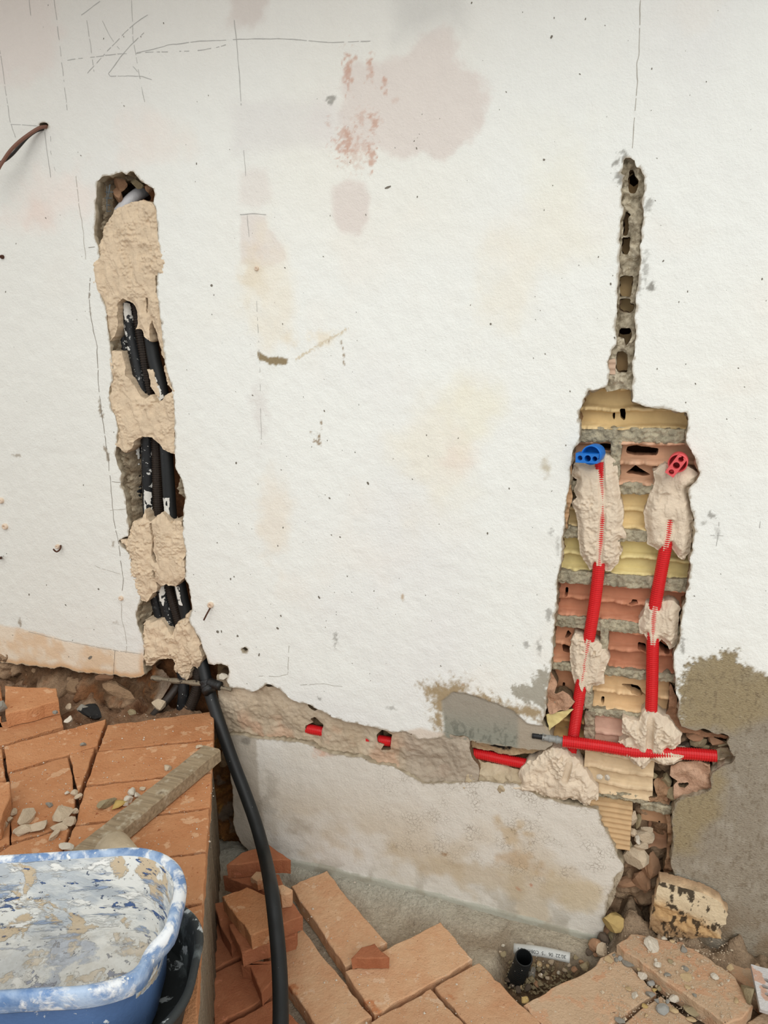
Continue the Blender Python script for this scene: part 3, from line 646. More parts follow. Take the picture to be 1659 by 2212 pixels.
patch(Z2([(550, 1130), (620, 1110), (640, 1040), (660, 1100), (690, 1140), (740, 1090), (790, 1050), (830, 1100), (870, 1160), (900, 1120), (960, 1130), (970, 1220), (1000, 1330), (980, 1450), (995, 1550), (985, 1610), (930, 1660), (900, 1690), (830, 1660), (780, 1680), (740, 1640), (740, 1730), (700, 1760), (660, 1820), (570, 1780), (550, 1690), (530, 1600), (510, 1440), (480, 1340), (430, 1280), (500, 1280), (520, 1200)]),
      0.004, 0.006, BE, 221, cuts=[Z2([(683, 1150), (700, 1140), (722, 1250), (718, 1390), (752, 1480), (730, 1482), (700, 1420), (706, 1300)]), Z2([(712, 1530), (740, 1560), (745, 1620), (725, 1590)])])
patch(Z2([(640, 1970), (700, 1995), (780, 1970), (830, 2040), (880, 2100), (905, 2030), (930, 1985), (980, 1960), (1030, 1890), (1045, 1890), (1030, 1990), (1060, 2050), (1120, 2170)]) +
      Z3([(1040, 200), (1020, 230), (1040, 280), (1030, 310), (1010, 345), (990, 325), (975, 345), (960, 400), (930, 385), (890, 350), (900, 310), (880, 290), (820, 290), (800, 305), (775, 330), (745, 325), (730, 280), (740, 200)]), 0.010, 0.010, BE, 231, rough_k=1.7)
patch(Z1([(665, 1810), (710, 1810), (730, 1880), (760, 1960), (770, 2050), (740, 2030), (700, 1960), (690, 1890)]), 0.018, 0.002, BE, 241, rough_k=0.3)
# filled groove along the foot of the white coat
def groove(u, v, s):
    w = 0.016 - 0.010 * fbm(u, v, 0.09, 4, 251) - 0.005 * (ridged(u, v * 1.6, 0.03, 4, 252) - 0.6) - 0.0015 * fbm(u, v, 0.008, 3, 253)
    return w - 0.006 * sstep(wpt(850, 1600)[0], wpt(900, 1600)[0], u)
def groove_c(u, v, s):
    c = mixf(L(190, 172, 147), L(206, 190, 167), np.clip(0.5 + 0.6 * fbm(u, v, 0.05, 4, 254), 0, 1))
    c = mixf(c, L(208, 168, 140), sstep(0.2, 0.7, fbm(u, v, 0.07, 4, 255)) * 0.6 * sstep(wpt(690, 1560)[1] + .03, wpt(690, 1600)[1], v))
    return mixf(c, L(178, 166, 150), sstep(wpt(845, 1600)[0], wpt(890, 1600)[0], u) * 0.7)
backing('groove_fill', [(466, 1460), (560, 1478), (640, 1500), (720, 1532), (800, 1552), (920, 1572), (1016, 1590), (1020, 1625), (1035, 1650), (1030, 1720), (900, 1720), (780, 1690), (650, 1640), (480, 1620), (478, 1560)], 0.012, groove_c, groove, 0.0025, 'mortar', 255,
        holes=[ZB([(745, 560), (770, 555), (822, 600), (815, 650), (760, 645), (712, 630), (715, 605), (760, 590)]), ZB([(1140, 655), (1180, 625), (1240, 650), (1232, 690), (1228, 745), (1160, 748), (1190, 715), (1148, 700)]), ZB([(725, 478), (760, 470), (800, 505), (770, 515), (735, 500)])], skirt=[0.012, 0.04])
def gback_c(u, v, s): return mixf(L(120, 96, 66), L(176, 152, 118), np.clip(0.5 + 0.7 * fbm(u, v, 0.03, 4, 256), 0, 1))
def gback_w(u, v, s): return 0.060 - 0.010 * fbm(u, v, 0.04, 4, 257)
backing('groove_backing', [(470, 1430), (1000, 1540), (1260, 1590), (1290, 1780), (1000, 1750), (470, 1660)], 0.06, gback_c, gback_w, 0.005, 'rough', 258)
def ledge_w(u, v, s): return 0.03 - 0.024 * sstep(wpt(1080, 1650)[1], wpt(1080, 1690)[1], v) - 0.006 * fbm(u, v, 0.03, 4, 259) - 0.003 * fbm(u, v, 0.008, 3, 260)
def ledge_c(u, v, s): return mixf(L(176, 158, 128), L(206, 190, 162), np.clip(0.5 + 0.7 * fbm(u, v, 0.04, 4, 261), 0, 1))
backing('groove_ledge', [(1018, 1640), (1040, 1648), (1110, 1662), (1160, 1672), (1200, 1740), (1100, 1720), (1000, 1706)], 0.015, ledge_c, ledge_w, 0.0025, 'mortar', 262, skirt=[0.01, 0.03], amp=0.003)
def strip_w(u, v, s): return 0.026 - 0.004 * fbm(u, v, 0.02, 3, 263) - 0.0015 * fbm(u, v, 0.006, 3, 264)
def strip_c(u, v, s):
    c = mixf(L(196, 172, 138), L(176, 150, 116), np.clip(0.5 + 0.6 * fbm(u, v, 0.03, 3, 265), 0, 1))
    a = wpt(1080, 1620)
    return mixf(c, L(34, 30, 26), sstep(1.1, 0.8, np.hypot((u - a[0]) / 0.036, (v - a[1]) / 0.012) + 0.4 * fbm(u, v, 0.012, 3, 266)))  # one near-black elliptical blotch on the strip
backing('blotched_strip', [(1014, 1596), (1090, 1608), (1190, 1612), (1192, 1618), (1150, 1628), (1100, 1634), (1050, 1624), (1020, 1618)], 0.02, strip_c, strip_w, 0.0025, 'mortar', 267, skirt=[0.01, 0.03], amp=0.002)

# ---------------------------------------------------------------- right chase: hollow bricks, joints, slot
def hollow_brick(xl, xr, yt, yb, col, seed, holes=(), wf=0.030, wb=0.056, rib=False, webs=(0.03, 0.5, 0.97), front=None, xc=1340):
    v0 = pw([(xc, yb)], 0.03)[0][1]; v1 = pw([(xc, yt)], 0.03)[0][1]
    u0 = pw([(xl, (yt + yb) / 2)], 0.03)[0][0]; u1 = pw([(xr, (yt + yb) / 2)], 0.03)[0][0]
    P = jag([(u0, v0), (u1, v0), (u1, v1), (u0, v1)], 0.0012, 0.004, 0.02, seed)
    u, v = grid(P, 0.0025, 0.003); Uu, Vv = np.meshgrid(u, v); s = poly_sdf(u, v, P, 0.03)
    for h in holes: s = np.minimum(s, -poly_sdf(u, v, jag(pw(h, 0.06), 0.001, 0.002, 0.008, seed + 1), 0.03))
    t = (Vv - v0) / (v1 - v0)
    if rib:
        w = wf - 0.0016 * np.sin(t * 2 * math.pi * 9) + 0.001 * fbm(Uu, Vv, 0.03, 3, seed)
        c = np.asarray(col) * (1 + 0.10 * np.sin(t * 2 * math.pi * 9 + 0.8) + 0.12 * fbm(Uu, Vv, 0.03, 3, seed))[..., None]
    else:
        tt = t + 0.035 * fbm(Uu, 0 * Uu + seed, 0.05, 3, seed + 2)
        k = np.zeros_like(t)
        for i, cw in enumerate(webs):
            n1 = fbm(Uu, 0 * Uu + 3.1 * i, 0.028, 4, seed + 5 + i, 0.6)
            kk = 1 - sstep(0.035, 0.085, np.abs(tt - cw))
            dep = np.clip(0.75 + 0.40 * n1, 0.2, 1.0)
            k = np.maximum(k, kk * dep)
        w = wb + (wf - wb) * k + 0.0008 * fbm(Uu, Vv, 0.01, 2, seed)
        w -= 0.006 * (1 - np.cos((t % 0.5) * 4 * math.pi)) * 0 
        if front is not None:                      # parts of the outer face still standing
            fm = sstep(-0.002, 0.002, poly_sdf(u, v, jag(pw(front, 0.02), 0.002, 0.003, 0.012, seed + 6), 0.03)); w = w * (1 - fm) + (wf - 0.006) * fm
        c = np.asarray(col) * (1 + 0.10 * fbm(Uu, Vv, 0.05, 4, seed + 8))[..., None]
        edge = sstep(0.3, 0.8, k) * sstep(-0.3, 0.6, fbm(Uu, Vv, 0.02, 3, seed + 9))
        c = mixf(c, np.minimum(np.asarray(col) * 1.15 + 0.04, 1), edge * 0.7)
    return relief('hollow_brick', u, v, s, w, c, M['clay'], wall, skirt=[0.01, 0.035], skirt_col=[np.asarray(col) * 0.9, np.asarray(col) * 0.7], sk_amp=0.001, seed=seed)
YEL = L(222, 194, 142); SAL = L(212, 170, 138); CRM = L(234, 208, 154); OLV = L(222, 205, 146); RED = L(200, 138, 106); RD2 = L(206, 150, 116); BGE = L(226, 192, 146); PNK = L(214, 174, 152)
hollow_brick(1240, 1500, 836, 928, YEL, 301, holes=[Z7([(650, 238), (663, 270), (655, 322), (640, 310), (638, 260)]), Z7([(700, 222), (742, 222), (740, 300), (735, 330), (700, 300)])], webs=(0.02, 0.47, 0.99), wf=0.018)
hollow_brick(1225, 1322, 953, 1042, SAL, 302, holes=[Z7([(490, 530), (550, 505), (640, 512), (720, 520), (700, 560), (560, 560)])], webs=(0.02, 0.97))
hollow_brick(1336, 1520, 953, 1046, SAL, 303, holes=[Z7([(740, 580), (760, 530), (830, 520), (900, 530), (1010, 545), (990, 600), (820, 600)]), Z7([(735, 745), (790, 700), (820, 680), (860, 705), (950, 755), (880, 765), (800, 745)])], wf=0.022)
hollow_brick(1210, 1510, 1063, 1146, CRM, 304)
hollow_brick(1200, 1505, 1166, 1244, OLV, 305)
hollow_brick(1192, 1490, 1264, 1344, RED, 306, holes=[Z7([(265, 1655), (290, 1640), (285, 1700), (262, 1710)]), Z7([(750, 1755), (810, 1740), (885, 1742), (840, 1758), (790, 1765)])])
hollow_brick(1185, 1298, 1362, 1448, RD2, 307, holes=[Z8([(650, 20), (665, 40), (650, 60), (630, 60)]), Z8([(620, 90), (665, 95), (660, 135), (625, 130)])])
hollow_brick(1310, 1485, 1362, 1446, RED, 308, holes=[Z8([(1000, 80), (1040, 90), (1045, 120), (1000, 110)]), Z8([(1105, 70), (1160, 110), (1165, 140), (1110, 110)])])
hollow_brick(1180, 1264, 1458, 1532, L(194, 140, 104), 309, holes=[Z8([(620, 285), (635, 285), (635, 328), (622, 325)])], webs=(0.03, 0.97))
hollow_brick(1276, 1490, 1458, 1540, BGE, 310, holes=[Z8([(918, 290), (1000, 300), (1040, 330), (1030, 345), (980, 320), (920, 298)]), Z8([(818, 355), (835, 360), (830, 390), (815, 385)]), Z8([(1165, 410), (1180, 405), (1180, 438), (1165, 430)])], wf=0.03)
hollow_brick(1170, 1262, 1540, 1618, L(204, 168, 112), 311, holes=[Z8([(715, 520), (770, 505), (770, 535), (725, 540)])], wb=0.075)
hollow_brick(1282, 1430, 1549, 1622, PNK, 312, webs=(0.03, 0.45, 0.97), wf=0.034, wb=0.044)
hollow_brick(1262, 1412, 1626, 1716, L(216, 192, 156), 313, webs=(0.0, 0.28, 0.62, 0.98), wf=0.020, wb=0.032, xc=1330)
hollow_brick(1270, 1364, 1724, 1822, L(206, 174, 132), 314, rib=True, wf=0.014, xc=1320)
hollow_brick(1385, 1452, 1740, 1790, L(190, 150, 116), 315, holes=[zc(3.614, 1200, 1600, [(800, 615), (820, 612), (822, 632), (803, 632)])], webs=(0.97,), wb=0.055, xc=1420)
hollow_brick(1400, 1456, 1795, 1840, L(176, 134, 104), 316, webs=(0.0,), wb=0.075, xc=1420)
# mortar joints
def joint(xl, xr, yt, yb, seed, col=(186, 176, 150), w=0.026, xc=1340, horizontal=True):
    v0 = pw([(xc, yb)], w)[0][1]; v1 = pw([(xc, yt)], w)[0][1]; ym = (yt + yb) / 2
    u0 = pw([(xl, ym)], w)[0][0]; u1 = pw([(xr, ym)], w)[0][0]
    P = jag([(u0, v0), (u1, v0), (u1, v1), (u0, v1)], 0.0025, 0.003, 0.015, seed)
    u, v = grid(P, 0.0025, 0.004); Uu, Vv = np.meshgrid(u, v); s = poly_sdf(u, v, P, 0.03)
    ww = w - 0.003 * sstep(0, 0.003, s) - 0.003 * fbm(Uu, Vv, 0.015, 4, seed) - 0.0030 * fbm(Uu, Vv, 0.005, 2, seed + 1)
    c = mixf(L(*col) * 0.75, L(*col) * 1.2, np.clip(0.5 + 0.7 * fbm(Uu, Vv, 0.012, 4, seed + 2), 0, 1))
    relief('mortar_joint', u, v, s, ww, c, M['rough'], wall, skirt=[0.01, 0.04], skirt_col=[L(*col) * 0.8, L(*col) * 0.6], seed=seed)
for i, (xl, xr, yt, yb) in enumerate([(1238, 1500, 924, 956), (1225, 1520, 1041, 1066), (1210, 1510, 1143, 1168), (1200, 1505, 1241, 1268), (1190, 1490, 1341, 1366), (1185, 1490, 1444, 1462), (1270, 1490, 1536, 1552), (1180, 1262, 1528, 1544), (1262, 1420, 1616, 1628), (1262, 1400, 1712, 1728), (1385, 1455, 1724, 1742)]):
    joint(xl, xr, yt, yb, 330 + i, w=0.030)
joint(1318, 1340, 950, 1045, 345); joint(1295, 1313, 1360, 1448, 346); joint(1262, 1284, 1545, 1625, 347, (176, 160, 136)); joint(1262, 1280, 1455, 1540, 348)
# narrow slot above
def slot_w(u, v, s): return 0.014 - 0.010 * fbm(u, v, 0.02, 4, 351) - 0.004 * fbm(u, v, 0.006, 2, 352)
def slot_c(u, v, s): return mixf(L(166, 154, 130), L(220, 208, 182), np.clip(0.5 + 0.8 * fbm(u, v, 0.015, 4, 353), 0, 1))
slot_px = [(1335, 330), (1400, 340), (1405, 480), (1392, 640), (1385, 800), (1372, 845), (1350, 838), (1310, 848), (1296, 800), (1310, 740), (1322, 640), (1330, 500), (1328, 380)]
backing('slot_backing', slot_px, 0.03, slot_c, slot_w, 0.0022, 'rough', 354, skirt=[0.012, 0.035], holes=[
    ZS1([(735, 460), (780, 460), (815, 560), (860, 620), (835, 740), (800, 790), (720, 800), (715, 640)]), ZS1([(650, 1080), (700, 1050), (760, 1090), (710, 1150), (720, 1250), (700, 1380), (640, 1390), (640, 1200)]),
    ZS1([(640, 1410), (740, 1410), (730, 1600), (700, 1660), (625, 1650), (610, 1540)]), ZS2([(595, 110), (785, 110), (765, 330), (745, 405), (590, 405)]), ZS2([(585, 435), (745, 430), (745, 500), (795, 515), (790, 600), (740, 640), (585, 600)]),
    ZS2([(575, 890), (610, 850), (745, 850), (770, 980), (690, 1100), (650, 1000), (570, 980)]), ZS2([(555, 1200), (640, 1180), (700, 1230), (710, 1400), (700, 1480), (570, 1470), (530, 1400)])])
def sb_w(u, v, s): return 0.054 + 0.002 * fbm(u, v, 0.05, 3, 355)
def sb_c(u, v, s): return mixf(L(196, 160, 114), L(222, 192, 140), np.clip(0.5 + 0.8 * fbm(u, v, 0.12, 2, 356), 0, 1))
backing('slot_brick_back', [(1320, 320), (1410, 320), (1400, 832), (1290, 832)], 0.054, sb_c, sb_w, 0.006, 'clay', 357,
        holes=[ZS1([(735, 440), (800, 440), (870, 620), (720, 740)]), ZS2([(585, 830), (760, 830), (770, 930), (580, 960)]), ZS2([(560, 1260), (640, 1300), (620, 1400), (570, 1400)])])
backing('jamb_shard', ZS2([(410, 1330), (525, 1280), (530, 1400), (520, 1520), (440, 1520), (420, 1440)]), 0.006, lambda u, v, s: np.zeros(u.shape + (3,)) + L(200, 172, 148), lambda u, v, s: 0.006 + 0.0015 * np.sin(v * 2 * math.pi / 0.012), 0.002, 'clay', 358, skirt=[0.02])
def jb_w(u, v, s): return 0.016 + 0.0016 * np.sin(v * 2 * math.pi / 0.011) + 0.005 * fbm(u, v, 0.02, 3, 359)
def jb_c(u, v, s): return np.zeros(u.shape + (3,)) + L(196, 160, 122) * (1 + 0.15 * fbm(u, v, 0.03, 3, 360))[..., None]
backing('jamb_shard', Z7([(300, 560), (340, 545), (330, 640), (310, 760), (330, 900), (300, 1010), (280, 1180), (240, 1180), (265, 1000), (285, 800)]), 0.02, jb_c, jb_w, 0.0025, 'clay', 361, skirt=[0.03])
backing('jamb_shard', Z8([(565, 230), (590, 300), (580, 340), (620, 330), (680, 380), (640, 420), (560, 440), (540, 400), (540, 330)]), 0.02, lambda u, v, s: np.zeros(u.shape + (3,)) + L(206, 164, 134) * (1 + 0.15 * fbm(u, v, 0.02, 3, 362))[..., None], lambda u, v, s: 0.018 - 0.008 * fbm(u, v, 0.03, 3, 363), 0.0025, 'rough', 364, skirt=[0.03])
backing('jamb_shard', Z8([(540, 450), (625, 430), (680, 420), (590, 500), (560, 530), (550, 490)]), 0.02, lambda u, v, s: np.zeros(u.shape + (3,)) + L(222, 204, 142), lambda u, v, s: 0.016 - 0.004 * fbm(u, v, 0.03, 3, 365), 0.0025, 'clay', 366, skirt=[0.03])
backing('jamb_shard', zc(5.946, 1380, 1380, [(400, 600), (440, 680), (500, 760), (510, 1000), (540, 1080), (700, 1150), (860, 1180), (1180, 1250), (1100, 1290), (700, 1220), (520, 1190), (420, 1090), (370, 980), (400, 800), (380, 640)]), 0.02, lambda u, v, s: np.zeros(u.shape + (3,)) + L(158, 118, 90) * (1 + 0.2 * fbm(u, v, 0.02, 3, 367))[..., None], lambda u, v, s: 0.024 - 0.006 * fbm(u, v, 0.02, 4, 368), 0.0025, 'rough', 369, skirt=[0.03])
# rough masonry behind everything low in the right chase
def rl_w(u, v, s):
    d1, d2, cid = cells(u, v, 0.045, 371)
    return 0.085 - 0.02 * (1 - sstep(0.1, 0.8, d1)) - 0.014 * fbm(u, v, 0.05, 4, 372) - 0.004 * fbm(u, v, 0.01, 3, 373)
def rl_c(u, v, s):
    d1, d2, cid = cells(u, v, 0.045, 371)
    c = mixf(L(148, 116, 88), L(202, 172, 140), np.clip(0.4 + 0.5 * cid + 0.4 * fbm(u, v, 0.03, 3, 374) - 0.5 * sstep(0.4, 0.9, d1), 0, 1))
    return c
backing('rubble_backing', [(1160, 1530), (1610, 1560), (1610, 1680), (1480, 1760), (1480, 2100), (1280, 2100), (1280, 1800), (1200, 1740)], 0.085, rl_c, rl_w, 0.004, 'rough', 375)
def pk_w(u, v, s):
    d1, d2, cid = cells(u, v, 0.05, 376)
    return 0.022 - 0.012 * (1 - sstep(0.1, 0.85, d1)) - 0.008 * fbm(u, v, 0.03, 4, 377)
def pk_c(u, v, s): return mixf(L(168, 126, 98), L(214, 176, 148), np.clip(0.55 + 0.7 * fbm(u, v, 0.03, 4, 378), 0, 1))
backing('broken_brick_face', zc(3.614, 1200, 1600, [(900, 190), (1000, 160), (1200, 170), (1215, 250), (1225, 390), (1100, 430), (930, 450), (930, 350), (960, 320), (900, 260)]), 0.016, pk_c, pk_w, 0.0028, 'rough', 379, skirt=[0.02, 0.05], holes=[zc(3.614, 1200, 1600, [(955, 335), (1050, 325), (1010, 360), (960, 358)])])
backing('broken_edge', zc(3.614, 1200, 1600, [(1200, 80), (1360, 60), (1400, 140), (1380, 180), (1240, 260), (1220, 180)]), 0.024, lambda u, v, s: mixf(L(150, 134, 108), L(190, 176, 148), np.clip(0.5 + 0.7 * fbm(u, v, 0.02, 3, 381), 0, 1)), lambda u, v, s: 0.03 - 0.008 * fbm(u, v, 0.02, 4, 382), 0.003, 'rough', 383, skirt=[0.03])
backing('broken_edge', zc(3.614, 1200, 1600, [(760, 330), (830, 280), (900, 350), (920, 440), (890, 520), (900, 640), (930, 760), (900, 860), (930, 960), (970, 1080), (930, 1120), (850, 1090), (840, 1000), (870, 870), (880, 700), (850, 560), (780, 480), (700, 480), (700, 440), (800, 430)]), 0.03, lambda u, v, s: mixf(L(158, 120, 90), L(196, 160, 126), np.clip(0.5 + 0.7 * fbm(u, v, 0.02, 3, 384), 0, 1)), lambda u, v, s: 0.034 - 0.010 * fbm(u, v, 0.025, 4, 385), 0.003, 'rough', 386, skirt=[0.03])
backing('broken_edge', zc(3.614, 1200, 1600, [(360, 1000), (430, 985), (530, 1020), (500, 1090), (460, 1240), (400, 1350), (380, 1440), (350, 1430), (380, 1250), (340, 1110)]), 0.006, lambda u, v, s: mixf(L(176, 160, 134), L(204, 190, 166), np.clip(0.5 + 0.7 * fbm(u, v, 0.02, 3, 387), 0, 1)), lambda u, v, s: 0.002 + 0.5 * sstep(0.10, 0.0, s) * 0.02 - 0.004 * fbm(u, v, 0.02, 4, 388), 0.003, 'rough', 389, skirt=[0.03, 0.08])

# ---------------------------------------------------------------- conduits
M['red'] = mat_plain('red_plastic', (214, 34, 38), 0.12, 60, 0.36, 0.4, ((400, 0.15, 0.001),), spots=[(240, 0.74, (226, 150, 140))])
M['black'] = mat_plain('black_plastic', (30, 33, 34), 0.35, 20, 0.5, 0.4, ((300, 0.2, 0.001),), spots=[(230, 0.74, (200, 200, 196))])
M['blackd'] = mat_plain('black_plastic_splashed', (26, 28, 30), 0.4, 20, 0.5, 0.4, ((300, 0.2, 0.001),), spots=[(90, 0.60, (48, 52, 54)), (38, 0.615, (214, 214, 208)), (120, 0.66, (226, 226, 220))])
M['brownpipe'] = mat_plain('dark_brown_plastic', (52, 42, 34), 0.4, 30, 0.5, 0.4)
K1 = [(1298, 996), (1302, 1060), (1302, 1118), (1294, 1221), (1285, 1300), (1269, 1400), (1252, 1500), (1240, 1580), (1229, 1650), (1222, 1690)]
K2 = [(1458, 1005), (1448, 1120), (1440, 1170), (1420, 1280), (1412, 1330), (1410, 1400), (1408, 1500), (1404, 1580), (1402, 1614)]
K3 = [(1216, 1601), (1300, 1612), (1380, 1624), (1470, 1627), (1548, 1633)]
K4 = [(620, 1562), (680, 1577), (760, 1590), (830, 1600), (940, 1616), (1035, 1629), (1090, 1641), (1140, 1651), (1190, 1664)]
def axis3(px, w): return [atY(p, WY + (w[i] if isinstance(w, (list, tuple)) else w)) for i, p in enumerate(px)]
w1 = [.020, .022, .022, .022, .022, .022, .024, .034, .036, .03]
corr_tube('conduit', axis3(K1, w1), 0.0135, M['red'], label='red corrugated conduit running down from the blue plug', cat='conduit', group='red conduits in the right chase')
corr_tube('conduit', axis3(K2, [.020] + [.022] * 8), 0.0135, M['red'], label='red corrugated conduit running down from the red plug', cat='conduit', group='red conduits in the right chase')
k3 = corr_tube('conduit', axis3(K3, [.004, .006, .012, .016, .020]), 0.0142, M['red'], pitch=0.0052, label='red corrugated conduit lying horizontally across the foot of the right chase', cat='conduit', group='red conduits in the right chase')
corr_tube('conduit', axis3(K4, [.05, .027, .046, .027, .044, .032, .028, .026, .03]), 0.0132, M['red'], label='red corrugated conduit half buried in the mortared groove left of the chase', cat='conduit', group='red conduits in the right chase')
M['metal'] = mat_plain('galvanised_metal', (150, 152, 148), 0.3, 60, 0.4, 0.5, spots=[(60, 0.62, (96, 92, 84))])
C_, s_ = catmull([atY((1172, 1592), WY + .004), atY((1216, 1600), WY + .004)], 0.002)
V_, F_ = tube_data(C_, np.where((np.arange(len(C_)) // 2) % 4 == 0, 0.0098, 0.0082), 14)
nip = obj('threaded_fitting', mesh_from('threaded_fitting', V_, F_, M['metal']), None, label='grey threaded pipe fitting at the left end of the horizontal red conduit', cat='pipe fitting')
tube('end_plug', [atY((1150, 1589), WY + .004), atY((1174, 1592), WY + .004)], 0.0068, M['blackd'], nip, 0.004, 10)

# mortar over the red conduits
patch(Z7([(560, 600), (620, 620), (670, 660), (690, 800), (700, 950), (730, 1080), (710, 1180), (750, 1220), (740, 1270), (700, 1280), (690, 1350), (720, 1380), (690, 1420), (680, 1480), (620, 1540), (580, 1530), (570, 1490), (520, 1480), (460, 1530), (400, 1450), (380, 1370), (355, 1280), (360, 1180), (340, 1070), (310, 990), (350, 950), (330, 900), (350, 800), (310, 770), (330, 680), (370, 640), (430, 660), (500, 670)]), 0.022, 0.016, PKM, 401, tubes=[(K1[:5], 0.022)], wref=0.012)
patch(Z7([(960, 730), (1060, 670), (1110, 700), (1180, 690), (1250, 700), (1330, 760), (1310, 830), (1240, 880), (1280, 990), (1285, 1150), (1270, 1260), (1260, 1390), (1220, 1410), (1200, 1450), (1140, 1390), (1090, 1320), (1030, 1380), (960, 1340), (920, 1320), (910, 1240), (895, 1150), (890, 1060), (920, 960), (950, 880), (970, 800)]), 0.020, 0.016, PKM, 411, tubes=[([(1447, 1125), (1440, 1170), (1427, 1240)], 0.0226)], wref=0.012)
patch([(1396, 1306), (1421, 1311), (1427, 1303), (1454, 1300), (1470, 1311), (1465, 1362), (1467, 1384), (1460, 1402), (1446, 1405), (1430, 1385), (1415, 1396), (1403, 1393), (1392, 1372), (1382, 1370), (1380, 1345), (1390, 1330)], 0.022, 0.014, PKM, 421, tubes=[(K2[3:7], 0.022)], wref=0.012)
patch(Z8([(680, 50), (740, 70), (800, 90), (830, 120), (860, 180), (830, 250), (830, 310), (770, 320), (765, 360), (730, 350), (700, 300), (680, 310), (670, 250), (655, 170), (660, 90)]), 0.022, 0.013, PKM, 431, tubes=[(K1[4:8], 0.022)], rough_k=1.3, wref=0.012)
patch(Z8([(920, 470), (1000, 490), (1040, 440), (1100, 450), (1160, 480), (1225, 560), (1215, 610), (1150, 640), (1250, 660), (1250, 680), (1180, 710), (1130, 720), (1070, 700), (1020, 730), (950, 690), (900, 650), (930, 620), (900, 600), (960, 570), (920, 540)]), 0.014, 0.016, PKM, 441, tubes=[(K2[6:], 0.020), (K3[2:4], 0.0145)], rough_k=1.6, wref=0.006)
patch(Z8([(400, 740), (440, 690), (480, 680), (540, 640), (570, 620), (630, 640), (680, 670), (750, 760), (800, 830), (800, 890), (760, 890), (740, 920), (700, 900), (650, 880), (560, 890), (500, 860), (420, 850), (330, 830), (325, 800), (400, 790)]), 0.012, 0.014, PKM, 451, tubes=[([(1233, 1630), (1228, 1655), (1222, 1675)], 0.020)], rough_k=1.6, wref=0.006)

# ---------------------------------------------------------------- wall plugs on the two conduits
def plug(name, px, w, roll, nrm, mat, label, R=0.0205, Lb=0.05):
    root = empty(name, atY(px, WY + w), label, 'pipe plug')
    n = Vector(nrm).normalized(); x = Vector((math.cos(roll), 0, math.sin(roll))); x = (x - n * x.dot(n)).normalized(); y = n.cross(x)
    root.matrix_world = Matrix(((x.x, y.x, n.x, root.location.x), (x.y, y.y, n.y, root.location.y), (x.z, y.z, n.z, root.location.z), (0, 0, 0, 1)))
    # cup: lathe, open to +z
    prof = [(0.0, -0.004), (R * 0.80, -0.004), (R * 0.84, 0.010), (R * 0.86, 0.0165), (R * 0.93, 0.018), (R, 0.0165), (R * 0.98, -0.02), (R * 0.9, -0.03)]
    S = 40; Vv = []; Ff = []
    for r, z in prof:
        for k in range(S): a = 2 * math.pi * k / S; Vv.append((r * math.cos(a), r * math.sin(a), z))
    for i in range(len(prof) - 1):
        for k in range(S):
            l = (k + 1) % S; Ff.append((i * S + k, i * S + l, (i + 1) * S + l, (i + 1) * S + k))
    obj('cup', mesh_from('cup', Vv, Ff, mat), root)
    # bar with three holes
    hx, hy = Lb / 2, 0.0098
    u = np.arange(-hx, hx + 1e-6, 0.001); v = np.arange(-hy - 0.001, hy + 0.002, 0.001)
    outline = [(-hx, -hy), (hx * 0.8, -hy), (hx * 0.84, hy), (-hx, hy)]
    s = poly_sdf(u, v, resample(outline, 0.002), 0.02)
    for cx, rr in ((-0.0158, 0.0052), (0.0, 0.0066), (0.0145, 0.0052)):
        th = np.linspace(0, 2 * math.pi, 28, endpoint=False)
        s = np.minimum(s, -poly_sdf(u, v, np.stack([cx + rr * np.cos(th), rr * np.sin(th)], 1), 0.02))
    o = relief('bar', u, v, s, np.full((len(v), len(u)), 0.026), L(255, 255, 255), mat, None, skirt=[-0.028], skirt_col=[L(255, 255, 255)], plane='floor', sk_amp=0.0)
    o.parent = root; o.location = (-0.003, -0.0055 if roll == 0 else 0.0, 0.004)
    return root
M['blue'] = mat_plain('blue_plastic', (24, 116, 206), 0.1, 60, 0.4, 0.4)
M['redp'] = mat_plain('light_red_plastic', (226, 92, 94), 0.1, 60, 0.4, 0.4)
plug('pipe_plug', (1281, 981), -0.012, 0.0, (-0.20, -1, 0.04), M['blue'], 'blue plastic pipe plug with three-hole bar, left of the pair')
plug('pipe_plug', (1465, 998), -0.006, math.radians(58), (-0.10, -1, 0.02), M['redp'], 'light red plastic pipe plug with slanted three-hole bar', 0.0190, 0.047)

# ---------------------------------------------------------------- left chase pipes and hose
PA = [(255, 600), (259, 664), (274, 770), (290, 834), (293, 900), (294, 962), (299, 1093), (315, 1200), (335, 1290), (352, 1360)]
PB = [(268, 600), (274, 656), (284, 732), (302, 821), (312, 880), (317, 954), (322, 1118), (335, 1200), (347, 1265), (363, 1330), (380, 1400), (393, 1450), (397, 1490), (391, 1545), (388, 1580)]
PC = [(285, 600), (292, 656), (307, 745), (320, 846), (330, 900), (337, 951), (342, 1113), (352, 1200), (363, 1270), (383, 1334), (405, 1400), (424, 1440), (427, 1480), (418, 1510), (403, 1545), (396, 1580)]
pa_ = tube('conduit', axis3(PA, 0.054), 0.0145, M['blackd'], label='black smooth conduit deepest on the left of the left chase', cat='conduit', group='black conduits in the left chase')
pb_ = tube('conduit', axis3(PB, [.040] * 11 + [.036, .02, .01, .0]), 0.0150, M['blackd'], label='black smooth conduit streaked with white plaster beside the ribbed one', cat='conduit', group='black conduits in the left chase')
corr_tube('conduit', axis3(PC, [.052] * 11 + [.045, .03, .02, .005, 0]), 0.0160, M['brownpipe'], pitch=0.0060, depth=0.14, label='dark brown ribbed conduit in the middle of the left chase', cat='conduit', group='black conduits in the left chase')
